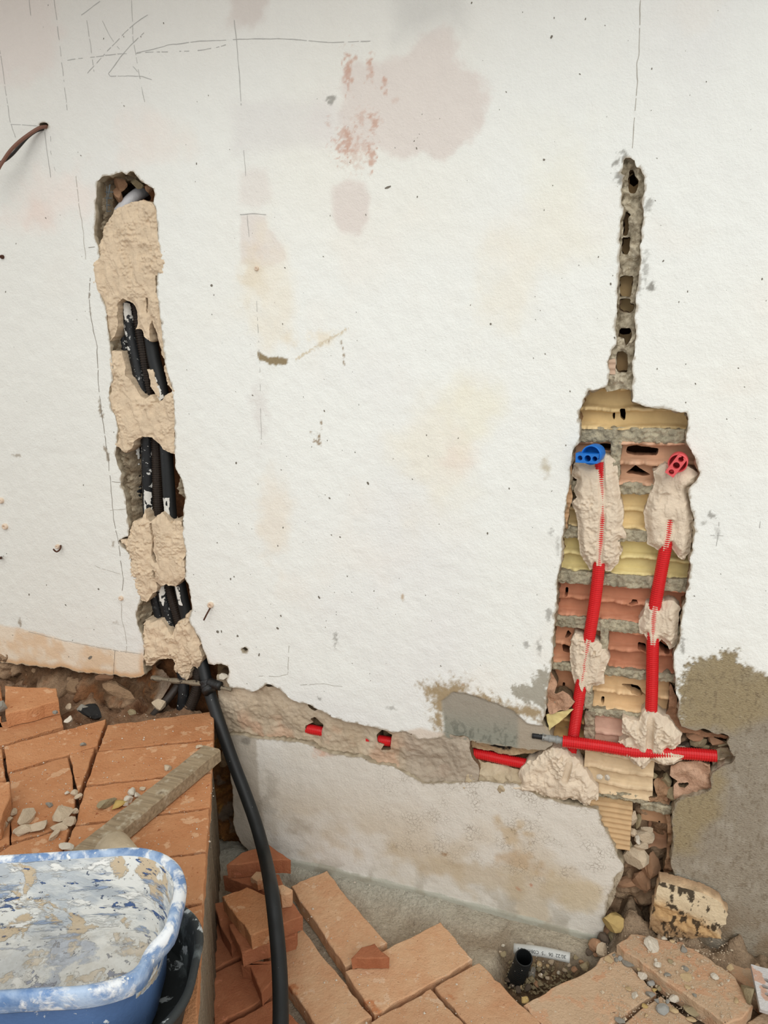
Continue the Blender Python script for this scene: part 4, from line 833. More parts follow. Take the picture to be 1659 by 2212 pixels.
PD = [atY(p, WY + w) for p, w in [((312, 600), .036), ((322, 694), .036), ((332, 770), .036), ((350, 846), .036), ((356, 920), .036), ((360, 982), .036), ((370, 1126), .036), ((379, 1190), .036), ((388, 1260), .036), ((403, 1329), .038), ((420, 1390), .036), ((436, 1430), .030), ((447, 1475), .012), ((462, 1525), -.014), ((482, 1585), -.04), ((505, 1650), -.065), ((530, 1715), -.095), ((553, 1780), -.135), ((572, 1850), -.20)]] + \
     [atZ(p, z) for p, z in [((586, 1920), .215), ((596, 2000), .185), ((603, 2080), .15), ((606, 2160), .12), ((606, 2240), .10), ((604, 2340), .07), ((598, 2480), .03)]]
hs = tube('hose', PD, 0.0163, M['black'], None, 0.008, 18, label='thick black hose coming down from the left chase over the stacked bricks', cat='hose')
tube('conduit', [atY(p, WY + w) for p, w in [((386, 1478), .03), ((372, 1498), .012), ((352, 1522), -.012), ((330, 1548), -.03)]], 0.0115, M['brownpipe'], None, 0.006, 12, label='short dusty black pipe end bending left under the grey bar', cat='conduit')
# smears of white plaster left on the pipes
def smear(par, px, axis, wc, r, seed):
    P = jag(pw(px, wc - r), 0.0012, 0.002, 0.006, seed); u, v = grid(P, 0.0012, 0.002); Uu, Vv = np.meshgrid(u, v); s = poly_sdf(u, v, P, 0.02)
    s = np.minimum(s, 0.012 * (fbm(Uu * 1.5, Vv * 0.6, 0.010, 3, seed + 1) + 0.42))
    A = np.array(pw(axis, wc)); d = np.full(Uu.shape, 9.0)
    for a_, b_ in zip(A[:-1], A[1:]):
        e_ = b_ - a_; t = np.clip(((Uu - a_[0]) * e_[0] + (Vv - a_[1]) * e_[1]) / (e_ @ e_), 0, 1); d = np.minimum(d, np.hypot(Uu - a_[0] - t * e_[0], Vv - a_[1] - t * e_[1]))
    s = np.minimum(s, r * 0.97 - d)
    w = wc - np.sqrt(np.maximum((r + 0.0008) ** 2 - np.minimum(d, r) ** 2, 1e-8)) - 0.0004
    relief('plaster_smear', u, v, s, w, L(226, 224, 216), M['mortar'], par, skirt=[0.001], skirt_col=[L(200, 198, 190)], sk_amp=0, seed=seed)
smear(pb_, Z1([(465, 1235), (510, 1250), (520, 1330), (505, 1410), (480, 1410), (465, 1320)]), PB, .040, .0150, 480)
smear(pa_, Z1([(415, 1260), (450, 1290), (470, 1400), (495, 1520), (470, 1520), (430, 1380)]), PA, .054, .0145, 481)
smear(pa_, Z2([(545, 480), (600, 470), (600, 560), (590, 690), (560, 640), (540, 560)]), PA, .054, .0145, 482)
smear(pb_, Z2([(640, 860), (700, 900), (710, 1000), (700, 1100), (640, 1060), (635, 950)]), PB, .040, .0150, 483)
smear(pb_, Z2([(750, 1670), (790, 1690), (810, 1800), (800, 1870), (770, 1800)]), PB, .040, .0150, 484)
PDp = [(312, 600), (322, 694), (332, 770), (350, 846), (356, 920), (360, 982), (370, 1126), (379, 1190), (388, 1260), (403, 1329)]
smear(hs, Z1([(660, 1330), (700, 1400), (690, 1480), (665, 1560), (655, 1430)]), PDp, .036, .0163, 485)
smear(hs, Z1([(690, 1850), (740, 1880), (770, 1960), (800, 2050), (760, 2090), (740, 2000), (700, 1930)]), PDp, .036, .0163, 486)
smear(hs, Z2([(790, 930), (850, 930), (850, 1030), (860, 1140), (820, 1130), (800, 1000)]), PDp, .036, .0163, 487)
smear(hs, Z2([(900, 1680), (935, 1690), (950, 1800), (965, 1850), (935, 1840), (915, 1760)]), PDp, .036, .0163, 488)
# bar and tape that tie the hose
bz = [atY((328, 1464), WY + .004), atY((380, 1471), WY - .004), (atY((440, 1478), WY - .012)), atY((500, 1490), WY - .006)]
C_, s_ = catmull(bz, 0.01); V_, F_ = tube_data(C_, 0.0062 * (1 + 0.25 * np.sin(np.arange(len(C_)))), 6)
M['oldwood'] = mat_plain('weathered_grey_wood', (150, 138, 118), 0.5, 40, 0.9, 0.2, ((150, 0.6, 0.004),), spots=[(40, 0.56, (58, 52, 46))])
obj('tie_bar', mesh_from('tie_bar', V_, F_, M['oldwood'], False), None, label='weathered grey bar lying across the pipes at the foot of the left chase', cat='bar')
tp = []
tape = empty('tape_wrap', atY((447, 1478), WY - .01), 'black tape wrapped round the hose and the grey bar', 'tape')
M['tape'] = mat_plain('black_tape', (28, 28, 28), 0.4, 50, 0.45, 0.5, ((200, 0.5, 0.003),))
for k, (a, b, r) in enumerate([((445, 1468), (450, 1486), 0.0188), ((452, 1474), (476, 1482), 0.0125), ((448, 1486), (453, 1494), 0.0178)]):
    pa, pb = atY(a, WY - .002 - .006 * k), atY(b, WY - .008 - .006 * k)
    C_, s_ = catmull([pa, pb], 0.004); V_, F_ = tube_data(C_, r * (1 + 0.05 * np.sin(np.arange(len(C_)) * 2.1)), 12)
    o = obj('tape_band', mesh_from('tape_band', V_ - np.array(tape.location), F_, M['tape']), tape)

# ================================================================ LOWER FLOOR
ZF2 = lambda p: zc(4.1475, 420, 1820, p)
ZF3 = lambda p: zc(4.1475, 740, 1850, p)
ZF4 = lambda p: zc(5.53, 1060, 1980, p)
ZF5 = lambda p: zc(4.62, 1300, 1960, p)
ZP = lambda p: zc(3.318, 0, 1420, p)
ZT = lambda p: zc(3.606, 0, 1780, p)
fu = np.concatenate([np.arange(-1.6, -1.1, 0.03), np.arange(-1.1, 0.5, 0.005), np.arange(0.5, 1.5, 0.04)])
fv = np.concatenate([np.arange(-0.6, 1.1, 0.04), np.arange(1.1, WY + 0.12, 0.005)])
FU, FV = np.meshgrid(fu, fv)
pitp = jag(pf(ZF4([(60, 640), (150, 330), (330, 250), (700, 330), (960, 380), (1150, 400), (1320, 420), (1300, 480), (1250, 600), (1080, 690), (860, 750), (620, 900), (470, 985), (330, 960), (150, 830)]), -0.03), 0.006, 0.006, 0.03, 500)
sp = poly_sdf(fu, fv, pitp, 0.06)
FZ = -0.046 + 0.004 * fbm(FU, FV, 0.06, 4, 501) + 0.0015 * fbm(FU, FV, 0.01, 3, 502)
fil = sstep(0.085, 0.0, WY - FV + 0.01 * fbm(FU, FV, 0.05, 3, 503)) * sstep(1.0, 0.6, (FU + 1.1) / 1.3 + 0.2)
FZ += 0.030 * fil * sstep(0.02, -0.1, FU)
inp = sstep(-0.02, 0.03, sp)
d1, d2, cid = cells(FU, FV, 0.016, 504)
FZ += inp * (-0.055 + 0.010 * (1 - sstep(0.2, 0.7, d1)) * (cid > 0.3) + 0.010 * fbm(FU, FV, 0.05, 3, 505))
FZ += 0.095 * sstep(0.12, 0.0, WY - FV) * sstep(-0.02, 0.06, FU) * sstep(0.55, 0.3, FU) * (0.7 + 0.5 * fbm(FU, FV, 0.04, 4, 506))       # rubble bank right of the chase
FC = np.zeros(FU.shape + (3,)); FC[:] = L(194, 180, 158)
fcm = fbm(FU, FV, 0.06, 4, 507)
FC = mixf(FC, L(208, 196, 174), sstep(0, 0.8, fcm)); FC = mixf(FC, L(172, 154, 130), sstep(0.1, 0.8, -fcm) * 0.7)
FC = mixf(FC, L(202, 202, 188), fil * sstep(0.0, -0.15, FU) * 0.7)
FC = mixf(FC, L(128, 104, 78), inp); FC = mixf(FC, L(176, 150, 116), inp * (1 - sstep(0.15, 0.5, d1)) * (cid > 0.55))
FC = mixf(FC, L(168, 140, 110), sstep(-0.03, 0.05, FU) * 0.8); FC = mixf(FC, L(120, 98, 74), sstep(0.2, 0.6, fbm(FU, FV, 0.02, 4, 508)) * sstep(-0.03, 0.05, FU) * .7)
FC = mixf(FC, L(104, 84, 62), sstep(0.1, -0.3, FV - 1.1) * 0.6)
floor = relief('floor', fu, fv, None, FZ, FC, M['earth'], None, plane='floor', kind='structure')
floor['label'] = 'dusty cement bed under the lower brick paving'

M['terra'] = mat_plain('terracotta_dusty', (212, 176, 140), 0.3, 14, 0.9, 0.2, ((260, 0.7, 0.003), (70, 0.6, 0.006)), c2=(200, 150, 112), spots=[(9, 0.62, (188, 128, 88)), (34, 0.62, (216, 182, 150)), (210, 0.72, (232, 220, 202)), (160, 0.68, (150, 104, 76))], rnd=0.14)
M['terrau'] = mat_plain('terracotta_orange', (202, 148, 106), 0.3, 10, 0.9, 0.2, ((220, 0.7, 0.003), (55, 0.6, 0.006)), c2=(184, 124, 82), spots=[(26, 0.60, (210, 164, 126)), (220, 0.71, (232, 212, 188)), (90, 0.66, (158, 96, 62))], rnd=0.12)
M['terrar'] = mat_plain('terracotta_red', (180, 120, 86), 0.3, 14, 0.9, 0.2, ((260, 0.7, 0.003), (70, 0.5, 0.005)), c2=(158, 98, 68), spots=[(170, 0.72, (216, 190, 170)), (40, 0.66, (190, 124, 92))], rnd=0.15)
M['terrad'] = mat_plain('terracotta_under_dust', (206, 174, 142), 0.3, 12, 0.95, 0.15, ((240, 0.7, 0.004), (70, 0.6, 0.006)), c2=(200, 154, 120), spots=[(14, 0.48, (200, 172, 142)), (30, 0.52, (196, 168, 138)), (150, 0.66, (206, 192, 170)), (90, 0.70, (124, 104, 86))], rnd=0.1)

def slab(px, z, mat, parent, seed, thick=0.04, dz=None, **k):
    P = [atZ(p, z + (dz[i] if dz else 0)) for i, p in enumerate(px)]
    return prism(k.pop('name', 'paving_brick'), P, thick, M[mat], parent, seed=seed, **k)
def jpx(px, seed, amp=3.0, step=12):
    return [tuple(p) for p in jag(px, amp, step, 25, seed, 3)]
pav = [([(626, 1914), (704, 1879), (836, 2037), (747, 2090)], 'terra'), ([(744, 2100), (952, 1989), (1024, 2072), (808, 2194)], 'terra'),
       ([(566, 2048), (653, 2006), (803, 2197), (705, 2248)], 'terra'), ([(797, 2205), (931, 2134), (1078, 2290), (930, 2372)], 'terra'),
       ([(935, 2131), (1034, 2076), (1180, 2222), (1075, 2284)], 'terra'), ([(451, 2106), (545, 2060), (596, 2142), (470, 2214), (463, 2214)], 'terrar'),
       ([(470, 2222), (594, 2158), (700, 2256), (520, 2360)], 'terrar'), ([(453, 1970), (478, 1958), (545, 2052), (451, 2100)], 'terrar'),
       ([(1131, 2172), (1176, 2143), (1215, 2117), (1259, 2105), (1286, 2088), (1295, 2069), (1328, 2050), (1421, 2145), (1388, 2168), (1320, 2213), (1250, 2262), (1186, 2226)], 'terrad'),
       ([(1330, 2222), (1392, 2172), (1424, 2150), (1540, 2240), (1440, 2320)], 'terrad'),
       ([(1532, 2064), (1640, 2070), (1720, 2130), (1655, 2168)], 'terrad'), ([(1612, 2206), (1668, 2172), (1770, 2260), (1690, 2310)], 'terrad'),
       ([(1260, 2268), (1322, 2222), (1430, 2326), (1350, 2380)], 'terrad')]
for i, (px, mt) in enumerate(pav):
    cc_ = np.mean(px, 0); px = [tuple(cc_ + (np.array(p) - cc_) * 0.985) for p in px]
    slab(jpx(px, 510 + i, 2.5 if len(px) < 8 else 4), 0.0, mt, floor, 520 + i, 0.042, bev=0.003)
# paving going on out of the picture, same 45 degree herringbone
A45 = math.radians(45.5); e1 = np.array([math.cos(A45), math.sin(A45)]); e2 = np.array([-e1[1], e1[0]])
org = np.array(pf([(808, 2196)])[0])
# (only what lies just beyond the frame)
def seen(p):
    q = RM.T @ (np.array([p[0], p[1], 0.0]) - np.array([0, 0, CAMH]))
    return q[2] > 0 and -60 < q[0] / q[2] * F + CX < 1720 and q[1] / q[2] * F + CY < 2235
pe0 = np.array(pf([(463, 1535)], 0.43)[0]); pe1 = np.array(pf([(428, 2212)], 0.43)[0]); pdv = (pe0 - pe1) / np.linalg.norm(pe0 - pe1)
taken = [np.array(pf(px, 0.0)) for px, _ in pav]
def inside(pt, poly):
    A_ = poly; B_ = np.roll(poly, -1, 0); c_ = (A_[:, 1] <= pt[1]) != (B_[:, 1] <= pt[1])
    if not c_.any(): return False
    xs = A_[c_][:, 0] + (pt[1] - A_[c_][:, 1]) / (B_[c_][:, 1] - A_[c_][:, 1]) * (B_[c_][:, 0] - A_[c_][:, 0]); return (xs > pt[0]).sum() % 2 == 1
nb = 0
for i in range(-14, 14):
    for j in range(-9, 9):
        q = org + e1 * 0.145 * i + e2 * (0.29 * j + (0.145 if i % 2 else 0) - 0.005)
        c4 = [q + e1 * 0.003, q + e1 * 0.142, q + e1 * 0.142 - e2 * 0.284, q + e1 * 0.003 - e2 * 0.284]; mid_ = np.mean(c4, 0)
        if not (0.55 < mid_[1] < WY - 0.12 and -0.75 < mid_[0] < 1.05): continue
        if any(seen(c) for c in c4 + [mid_]): continue
        if any(c[0] < (pe1 + pdv * (c[1] - pe1[1]) / pdv[1])[0] + 0.02 for c in c4) or any(c[1] > WY - 0.02 for c in c4): continue
        tst = c4 + [mid_] + [(np.array(c4[k]) + c4[(k + 1) % 4]) / 2 for k in range(4)] + [mid_ - e2 * .07, mid_ + e2 * .07]
        if any(inside(np.array(t), T_) for t in tst for T_ in taken) or any(inside(T_.mean(0), np.array(c4)) for T_ in taken): continue
        prism('paving_brick', [(*c, 0.0) for c in c4], 0.042, M['terra'], floor, seed=560 + nb, bev=0.003); nb += 1
P10 = ZF5([(140, 365), (290, 255), (480, 285), (800, 360), (1040, 490), (1300, 650), (1510, 985), (1400, 1100), (1240, 1165)])
slab(jpx(P10, 570, 2.5), 0.030, 'terrad', None, 571, 0.042, name='paving_brick_loose', label='large dusty terracotta slab raised above the paving beside the rubble hole', cat='brick', bev=0.003)

# ================================================================ RAISED FLOOR (left)
ZR = 0.43
edge = [atZ((463, 1535), ZR)[:2], atZ((428, 2212), ZR)[:2]]
ed = edge[0] - edge[1]; ed /= np.linalg.norm(ed); en = np.array([ed[1], -ed[0]])     # along the edge to the wall; towards the lower floor
A0 = edge[0] - en * 0.020 + ed * 0.03; B0 = edge[1] - en * 0.020 - ed * 0.9
bp = [tuple(A0), tuple(B0), (-1.2, -0.5), (-3.0, -0.5), (-3.0, WY + 0.03), (A0[0] - 0.02, WY + 0.03)]
u, v = grid(bp, 0.02); Uu, Vv = np.meshgrid(u, v)
u = np.concatenate([np.arange(-3.0, -1.95, 0.04), np.arange(-1.95, -0.1, 0.006)]); v = np.concatenate([np.arange(-0.5, 0.6, 0.04), np.arange(0.6, WY + 0.03, 0.006)])
Uu, Vv = np.meshgrid(u, v)
s = poly_sdf(u, v, resample(bp, 0.05), 0.05)
bank = sstep(0.26, 0.02, WY - Vv)
hz = ZR - 0.046 + 0.006 * fbm(Uu, Vv, 0.05, 4, 580) + bank * (0.022 + 0.02 * fbm(Uu, Vv, 0.05, 4, 581)) * sstep(-1.0, -1.2, Uu) + 0.004 * fbm(Uu, Vv, 0.012, 3, 582)
hc = mixf(L(136, 102, 76), L(176, 146, 118), np.clip(0.5 + 0.7 * fbm(Uu, Vv, 0.03, 4, 583), 0, 1)); hc = mixf(hc, L(112, 72, 46), sstep(0.2, 0.7, fbm(Uu, Vv, 0.07, 3, 584)) * 0.7)
plat = relief('raised_floor', u, v, s, hz, hc, M['earth'], None, plane='floor', skirt=[-0.01, -0.1, -0.25, -0.42], skirt_col=[L(176, 164, 144), L(172, 160, 140), L(150, 134, 112), L(120, 100, 78)], sk_amp=0.004, kind='structure')
plat['label'] = 'earth and mortar bed of the raised brick floor'
rf_px = [[(231, 1566), (463, 1535), (462.6, 1595), (211, 1622)], [(210, 1624), (462, 1597.5), (459, 1666), (184, 1696)], [(183, 1698.5), (458.6, 1669), (454, 1743), (161, 1782)],
         [(160, 1785), (453, 1746), (447, 1838), (120, 1880)], [(118, 1884), (446.5, 1841), (439, 1948), (85, 2010)], [(84, 2014), (438.5, 1952), (433, 2081), (50, 2160)], [(48, 2165), (432.5, 2085), (426, 2240), (10, 2340)], [(8, 2346), (425.5, 2245), (418, 2420), (-30, 2540)],
         ZP([(25, 640), (765, 432), (700, 630), (52, 822)]), ZP([(-200, 520), (420, 352), (463, 488), (-200, 690)]),
         ZP([(64, 830), (485, 706), (540, 985), (540, 1060), (505, 1200), (82, 1330)]), ZP([(497, 694), (683, 645), (556, 985)]),
         ZP([(-60, 1440), (78, 1338), (500, 1216), (440, 1400), (200, 1520)]), ZP([(-200, 720), (12, 650), (38, 880), (-200, 940)]), ZP([(-220, 1230), (66, 1110), (74, 1330), (-180, 1440)]), ZP([(-260, 470), (12, 420), (22, 500), (-260, 520)])]
for i, px in enumerate(rf_px):
    cc_ = np.mean(px, 0); px = [tuple(cc_ + (np.array(p) - cc_) * (0.991, 0.975)) for p in px]
    slab(jpx(px, 590 + i, 1.6, 10), ZR, 'terrau', plat, 610 + i, 0.042, bev=0.0025)
slab(jpx(ZP([(35, 205), (402, 218), (420, 308), (40, 405)]), 640, 1.6, 10), ZR + 0.042, 'terrau', None, 641, 0.040, name='brick', bev=0.0028, label='orange brick lying loose on the raised floor against the wall', cat='brick')
slab(jpx(ZP([(-180, 905), (70, 888), (74, 1000), (0, 1180), (-120, 1220)]), 642, 1.6, 10), ZR + 0.042, 'terrau', None, 643, 0.040, name='brick', bev=0.0028, label='orange brick lying loose at the left edge of the picture', cat='brick')
slab(jpx(ZP([(-140, 190), (-6, 170), (16, 290), (-120, 330)]), 644, 1.6, 10), ZR + 0.035, 'terrau', None, 645, 0.040, name='brick', bev=0.0028, label='broken brick corner at the left edge below the white coat', cat='brick')

# ---------------------------------------------------------------- batten, pipe offcut, tubs
def box_between(name, a, b, wdir, width, height, mat, z, **k):
    a = np.array(a); b = np.array(b); d = b - a; Ln = np.linalg.norm(d); d /= Ln
    n = np.array([-d[1], d[0]]) * wdir
    bm = bmesh.new(); N = 24
    ring = [(0.003, 0), (width - 0.003, 0), (width, 0.003), (width, height - 0.003), (width - 0.003, height), (0.003, height), (0, height - 0.003), (0, 0.003)]
    rr = random.Random(5); rows = []
    for i in range(N + 1):
        p = a + d * Ln * i / N; row = []
        for (x, y) in ring:
            j = rr.uniform(-0.0006, 0.0006); q = p + n * (x + j)
            row.append(bm.verts.new((q[0] - a[0], q[1] - a[1], y + (j if y > 0.01 else 0))))
        rows.append(row)
    for i in range(N):
        for j in range(8):
            bm.faces.new((rows[i][j], rows[i][(j + 1) % 8], rows[i + 1][(j + 1) % 8], rows[i + 1][j]))
    bm.faces.new(rows[0][::-1]); bm.faces.new(rows[-1]); bmesh.ops.recalc_face_normals(bm, faces=bm.faces)
    me = bpy.data.meshes.new(name); bm.to_mesh(me); bm.free(); me.materials.append(mat)
    o = bpy.data.objects.new(name, me); o.location = (a[0], a[1], z); return put(o, None, **k)
mt, nn, ll, b_ = new_mat('dirty_batten_wood', 0.9, 0.2)
co = nn.new('ShaderNodeTexCoord').outputs['Object']; mp = nn.new('ShaderNodeMapping'); ll.new(co, mp.inputs[0])
sa = np.array(pf([(478, 1647)], ZR)[0]); sb_ = np.array(pf([(150, 1925)], ZR)[0]); an = math.atan2(*(sb_ - sa)[::-1])
mp.inputs['Rotation'].default_value = (0, 0, -an); mp.inputs['Scale'].default_value = (4, 60, 60)
mp.vector_type = 'POINT'
f = noise(nn, ll, mp.outputs[0], 2.0, 6, 0.6)
c = ramp(nn, ll, f, [(0.3, L(122, 106, 84)), (0.7, L(168, 150, 122))])
c = mixc(nn, ll, ramp(nn, ll, noise(nn, ll, co, 45, 5), [(0.55, G(0)), (0.68, G(1))]), c, L(176, 164, 142))
c = mixc(nn, ll, ramp(nn, ll, noise(nn, ll, co, 22, 5), [(0.62, G(0)), (0.72, G(1))]), c, L(112, 96, 76))
ll.new(c, b_.inputs['Base Color']); bump(nn, ll, b_, f, 0.5, 0.003); M['batten'] = mt
box_between('wooden_batten', sa, sb_, -1, 0.050, 0.034, M['batten'], ZR + 0.001, label='dirty grey-brown wooden batten lying across the raised brick floor', cat='batten')

M['beigepvc'] = mat_plain('dirty_beige_plastic', (206, 190, 162), 0.3, 24, 0.6, 0.3, c2=(176, 158, 130), spots=[(50, 0.62, (206, 192, 166))])
ctr = np.array(pf([(262, 1850)], ZR)[0])
pd = np.array([0.86, -0.52, 0.0]); pd /= np.linalg.norm(pd); sd_ = np.cross(pd, [0, 0, 1])
R_ = 0.037; S = 36; prof = [(R_, -0.02), (R_, 0.055), (R_ - 0.001, 0.057), (R_ - 0.004, 0.057), (R_ - 0.0045, 0.055), (R_ - 0.0045, -0.02)]
Vv_ = []; Ff_ = []
for r, t in prof:
    for k in range(S):
        a = 2 * math.pi * k / S; p = pd * t + sd_ * r * math.cos(a) + np.array([0, 0, 1]) * (r * math.sin(a) + R_); Vv_.append(p)
for i in range(len(prof)):
    for k in range(S): Ff_.append((i * S + k, i * S + (k + 1) % S, ((i + 1) % len(prof)) * S + (k + 1) % S, ((i + 1) % len(prof)) * S + k))
o = obj('pipe_offcut', mesh_from('pipe_offcut', Vv_, Ff_, M['beigepvc']), None, label='dirty beige plastic pipe offcut lying behind the blue tub', cat='pipe'); o.location = (ctr[0] + 0.022, ctr[1] - 0.040, ZR + 0.001)

def loop_shape(hl, hw, r, n=14):
    pts = []
    for cx, cy, a0 in ((hl - r, hw - r, 0), (-hl + r, hw - r, 90), (-hl + r, -hw + r, 180), (hl - r, -hw + r, 270)):
        for k in range(n + 1):
            a = math.radians(a0 + 90 * k / n); pts.append((cx + r * math.cos(a), cy + r * math.sin(a)))
        pts.append(None)
    out = []
    for i, p in enumerate(pts):
        if p is not None: out.append(p)
        else:
            a = np.array(out[-1]); b = np.array(pts[(i + 1) % len(pts)] if i + 1 < len(pts) else pts[0])
            m_ = 12
            for t in range(1, m_): out.append(tuple(a + (b - a) * t / m_))
    return np.array(out)
def loft(name, rows, mat, parent, close_first=False, close_last=False, **k):
    n = len(rows[0]); V_ = np.concatenate(rows); F_ = []
    for i in range(len(rows) - 1):
        for j in range(n): F_.append((i * n + j, i * n + (j + 1) % n, (i + 1) * n + (j + 1) % n, (i + 1) * n + j))
    if close_first: F_.append(tuple(range(n - 1, -1, -1)))
    if close_last: F_.append(tuple(range((len(rows) - 1) * n, len(rows) * n)))
    return obj(name, mesh_from(name, V_, F_, mat), parent, **k)
TA = math.atan2(0.37, 0.93); tcen = np.array([0.93 * -0.525 - 0.37 * 0.990, 0.37 * -0.525 + 0.93 * 0.990])
tub = empty('plastic_tub', (tcen[0], tcen[1], ZR + 0.012), 'blue plastic tub smeared inside with white plaster and mortar', 'tub'); tub.rotation_euler = (0, 0, TA)
TZ = 0.165
def tub_row(hl, hw, r, z, warp=0.0):
    p = loop_shape(hl, hw, r); a = np.arctan2(p[:, 1] / hw, p[:, 0] / hl)
    z_ = np.full(len(p), z) - warp * np.exp(-((a + 0.62) / 0.30) ** 2)
    k = 1 - 0.06 * (warp > 0) * np.exp(-((a + 0.50) / 0.16) ** 2)
    return np.stack([p[:, 0] * k, p[:, 1] * k, z_], 1)
def splat_mat(name, base, layers, rough=0.5, bmp=0.4, residue=False):
    mt, nn, ll, b = new_mat(name, rough, 0.35); co = nn.new('ShaderNodeTexCoord').outputs['Object']
    x = ramp(nn, ll, noise(nn, ll, co, 12, 4), [(0.3, lin(base) * 0.8), (0.7, lin(base))]); hs_ = None
    for sc, th, wd, cc, stretch in layers:
        m2 = nn.new('ShaderNodeMapping'); ll.new(co, m2.inputs[0]); m2.inputs['Scale'].default_value = stretch; m2.inputs['Location'].default_value = (sc * .13, sc * .7, 0)
        f = noise(nn, ll, m2.outputs[0], sc, 7, 0.62, 0.3); msk = ramp(nn, ll, f, [(th, G(0)), (th + wd, G(1))])
        x = mixc(nn, ll, msk, x, lin(cc)); hs_ = msk if hs_ is None else math_n(nn, ll, 'ADD', hs_, msk)
    if residue:
        sx = nn.new('ShaderNodeSeparateXYZ'); ll.new(co, sx.inputs[0])
        hz_ = math_n(nn, ll, 'ADD', sx.outputs['Z'], math_n(nn, ll, 'MULTIPLY', noise(nn, ll, co, 22, 6, 0.65), 0.07))
        rs = ramp(nn, ll, noise(nn, ll, co, 60, 6, 0.6), [(0.35, lin((186, 178, 162))), (0.62, lin((216, 213, 204)))])
        x = mixc(nn, ll, math_n(nn, ll, 'MULTIPLY', ramp(nn, ll, hz_, [(0.050, G(1)), (0.080, G(0))]), 0.5), x, rs)
    ll.new(x, b.inputs['Base Color']); bump(nn, ll, b, hs_, bmp, 0.0015); bump(nn, ll, b, noise(nn, ll, co, 160, 5), 0.35, 0.002)
    return mt
M['tubblue'] = splat_mat('tub_blue', (92, 122, 168), [(18, 0.60, 0.10, (122, 152, 200), (1, 1, .6)), (60, 0.66, 0.03, (226, 230, 232), (1, 1, 0.7)), (9, 0.70, 0.02, (232, 234, 232), (1, 1, 1))], 0.45)
M['tubrim'] = splat_mat('tub_rim', (112, 146, 192), [(14, 0.44, 0.16, (176, 196, 220), (1, 1, 1)), (20, 0.49, 0.08, (232, 236, 238), (1, 1, 1)), (60, 0.62, 0.03, (238, 240, 238), (1, 1, 1))], 0.45)
M['tubin'] = splat_mat('tub_plaster_lining', (196, 203, 208), [(7, 0.44, 0.10, (232, 233, 228), (.8, .8, 1.6)), (13, 0.54, 0.03, (206, 187, 158), (1, 1, 1.2)), (18, 0.56, 0.05, (156, 172, 196), (.6, .6, 2.6)), (30, 0.61, 0.015, (78, 102, 148), (.7, .7, 2.2)), (75, 0.645, 0.015, (92, 104, 128), (1, 1, 1.5)), (22, 0.57, 0.04, (238, 238, 233), (.7, .7, 2.0))], 0.8, 0.9, True)
HL, HW, RR = 0.262, 0.143, 0.115
wr = 0.016
outer = [tub_row(HL * .82, HW * .80, .085, 0.0), tub_row(HL * .83, HW * .81, .088, 0.006), tub_row(HL * .87, HW * .86, .1, 0.08), tub_row(HL * .925, HW * .90, .108, TZ - 0.03, wr)]
loft('body', outer, M['tubblue'], tub, close_first=True)
rim = [tub_row(HL * .925, HW * .90, .108, TZ - 0.03, wr), tub_row(HL * .975, HW * .965, .114, TZ - 0.034, wr), tub_row(HL * .99, HW * .985, .114, TZ - 0.030, wr), tub_row(HL, HW, .115, TZ - 0.014, wr), tub_row(HL * .995, HW * .995, .115, TZ - 0.004, wr), tub_row(HL * .975, HW * .965, .112, TZ + 0.001, wr), tub_row(HL * .945, HW * .925, .108, TZ - 0.001, wr), tub_row(HL * .93, HW * .905, .106, TZ - 0.008, wr)]
loft('rim', rim, M['tubrim'], tub)
inner = [tub_row(HL * .93, HW * .905, .106, TZ - 0.008, wr), tub_row(HL * .91, HW * .875, .102, TZ - 0.03), tub_row(HL * .90, HW * .86, .102, TZ - 0.05), tub_row(HL * .85, HW * .82, .096, 0.05), tub_row(HL * .815, HW * .78, .088, 0.016), tub_row(HL * .76, HW * .72, .08, 0.007), tub_row(HL * .4, HW * .36, .04, 0.006)]
loft('plaster_lining', inner, M['tubin'], tub, close_last=True)
# black rubber basket under the tub
rub = empty('rubber_basket', (tcen[0] + 0.022, tcen[1] - 0.002, ZR + 0.001), 'black rubber basket smeared with plaster under the blue tub', 'basket'); rub.rotation_euler = (0, 0, TA)
M['rubber'] = splat_mat('black_rubber', (52, 56, 56), [(14, 0.52, 0.12, (104, 112, 112), (1, 1, 1)), (30, 0.60, 0.04, (190, 196, 196), (1, 1, 1))], 0.7)
b2 = 0.262; h2 = 0.150
loft('body', [tub_row(b2 * .90, h2 * .90, .11, 0.0), tub_row(b2 * .97, h2 * .97, .115, 0.075)], M['rubber'], rub, close_first=True)
loft('rim', [tub_row(b2 * .955, h2 * .955, .115, 0.070), tub_row(b2 * .99, h2 * .99, .118, 0.066), tub_row(b2 * 1.0, h2, .118, 0.074), tub_row(b2 * .985, h2 * .985, .117, 0.080), tub_row(b2 * .955, h2 * .95, .115, 0.077), tub_row(b2 * .90, h2 * .895, .108, 0.02), tub_row(b2 * .885, h2 * .88, .108, 0.004)], M['rubber'], rub)

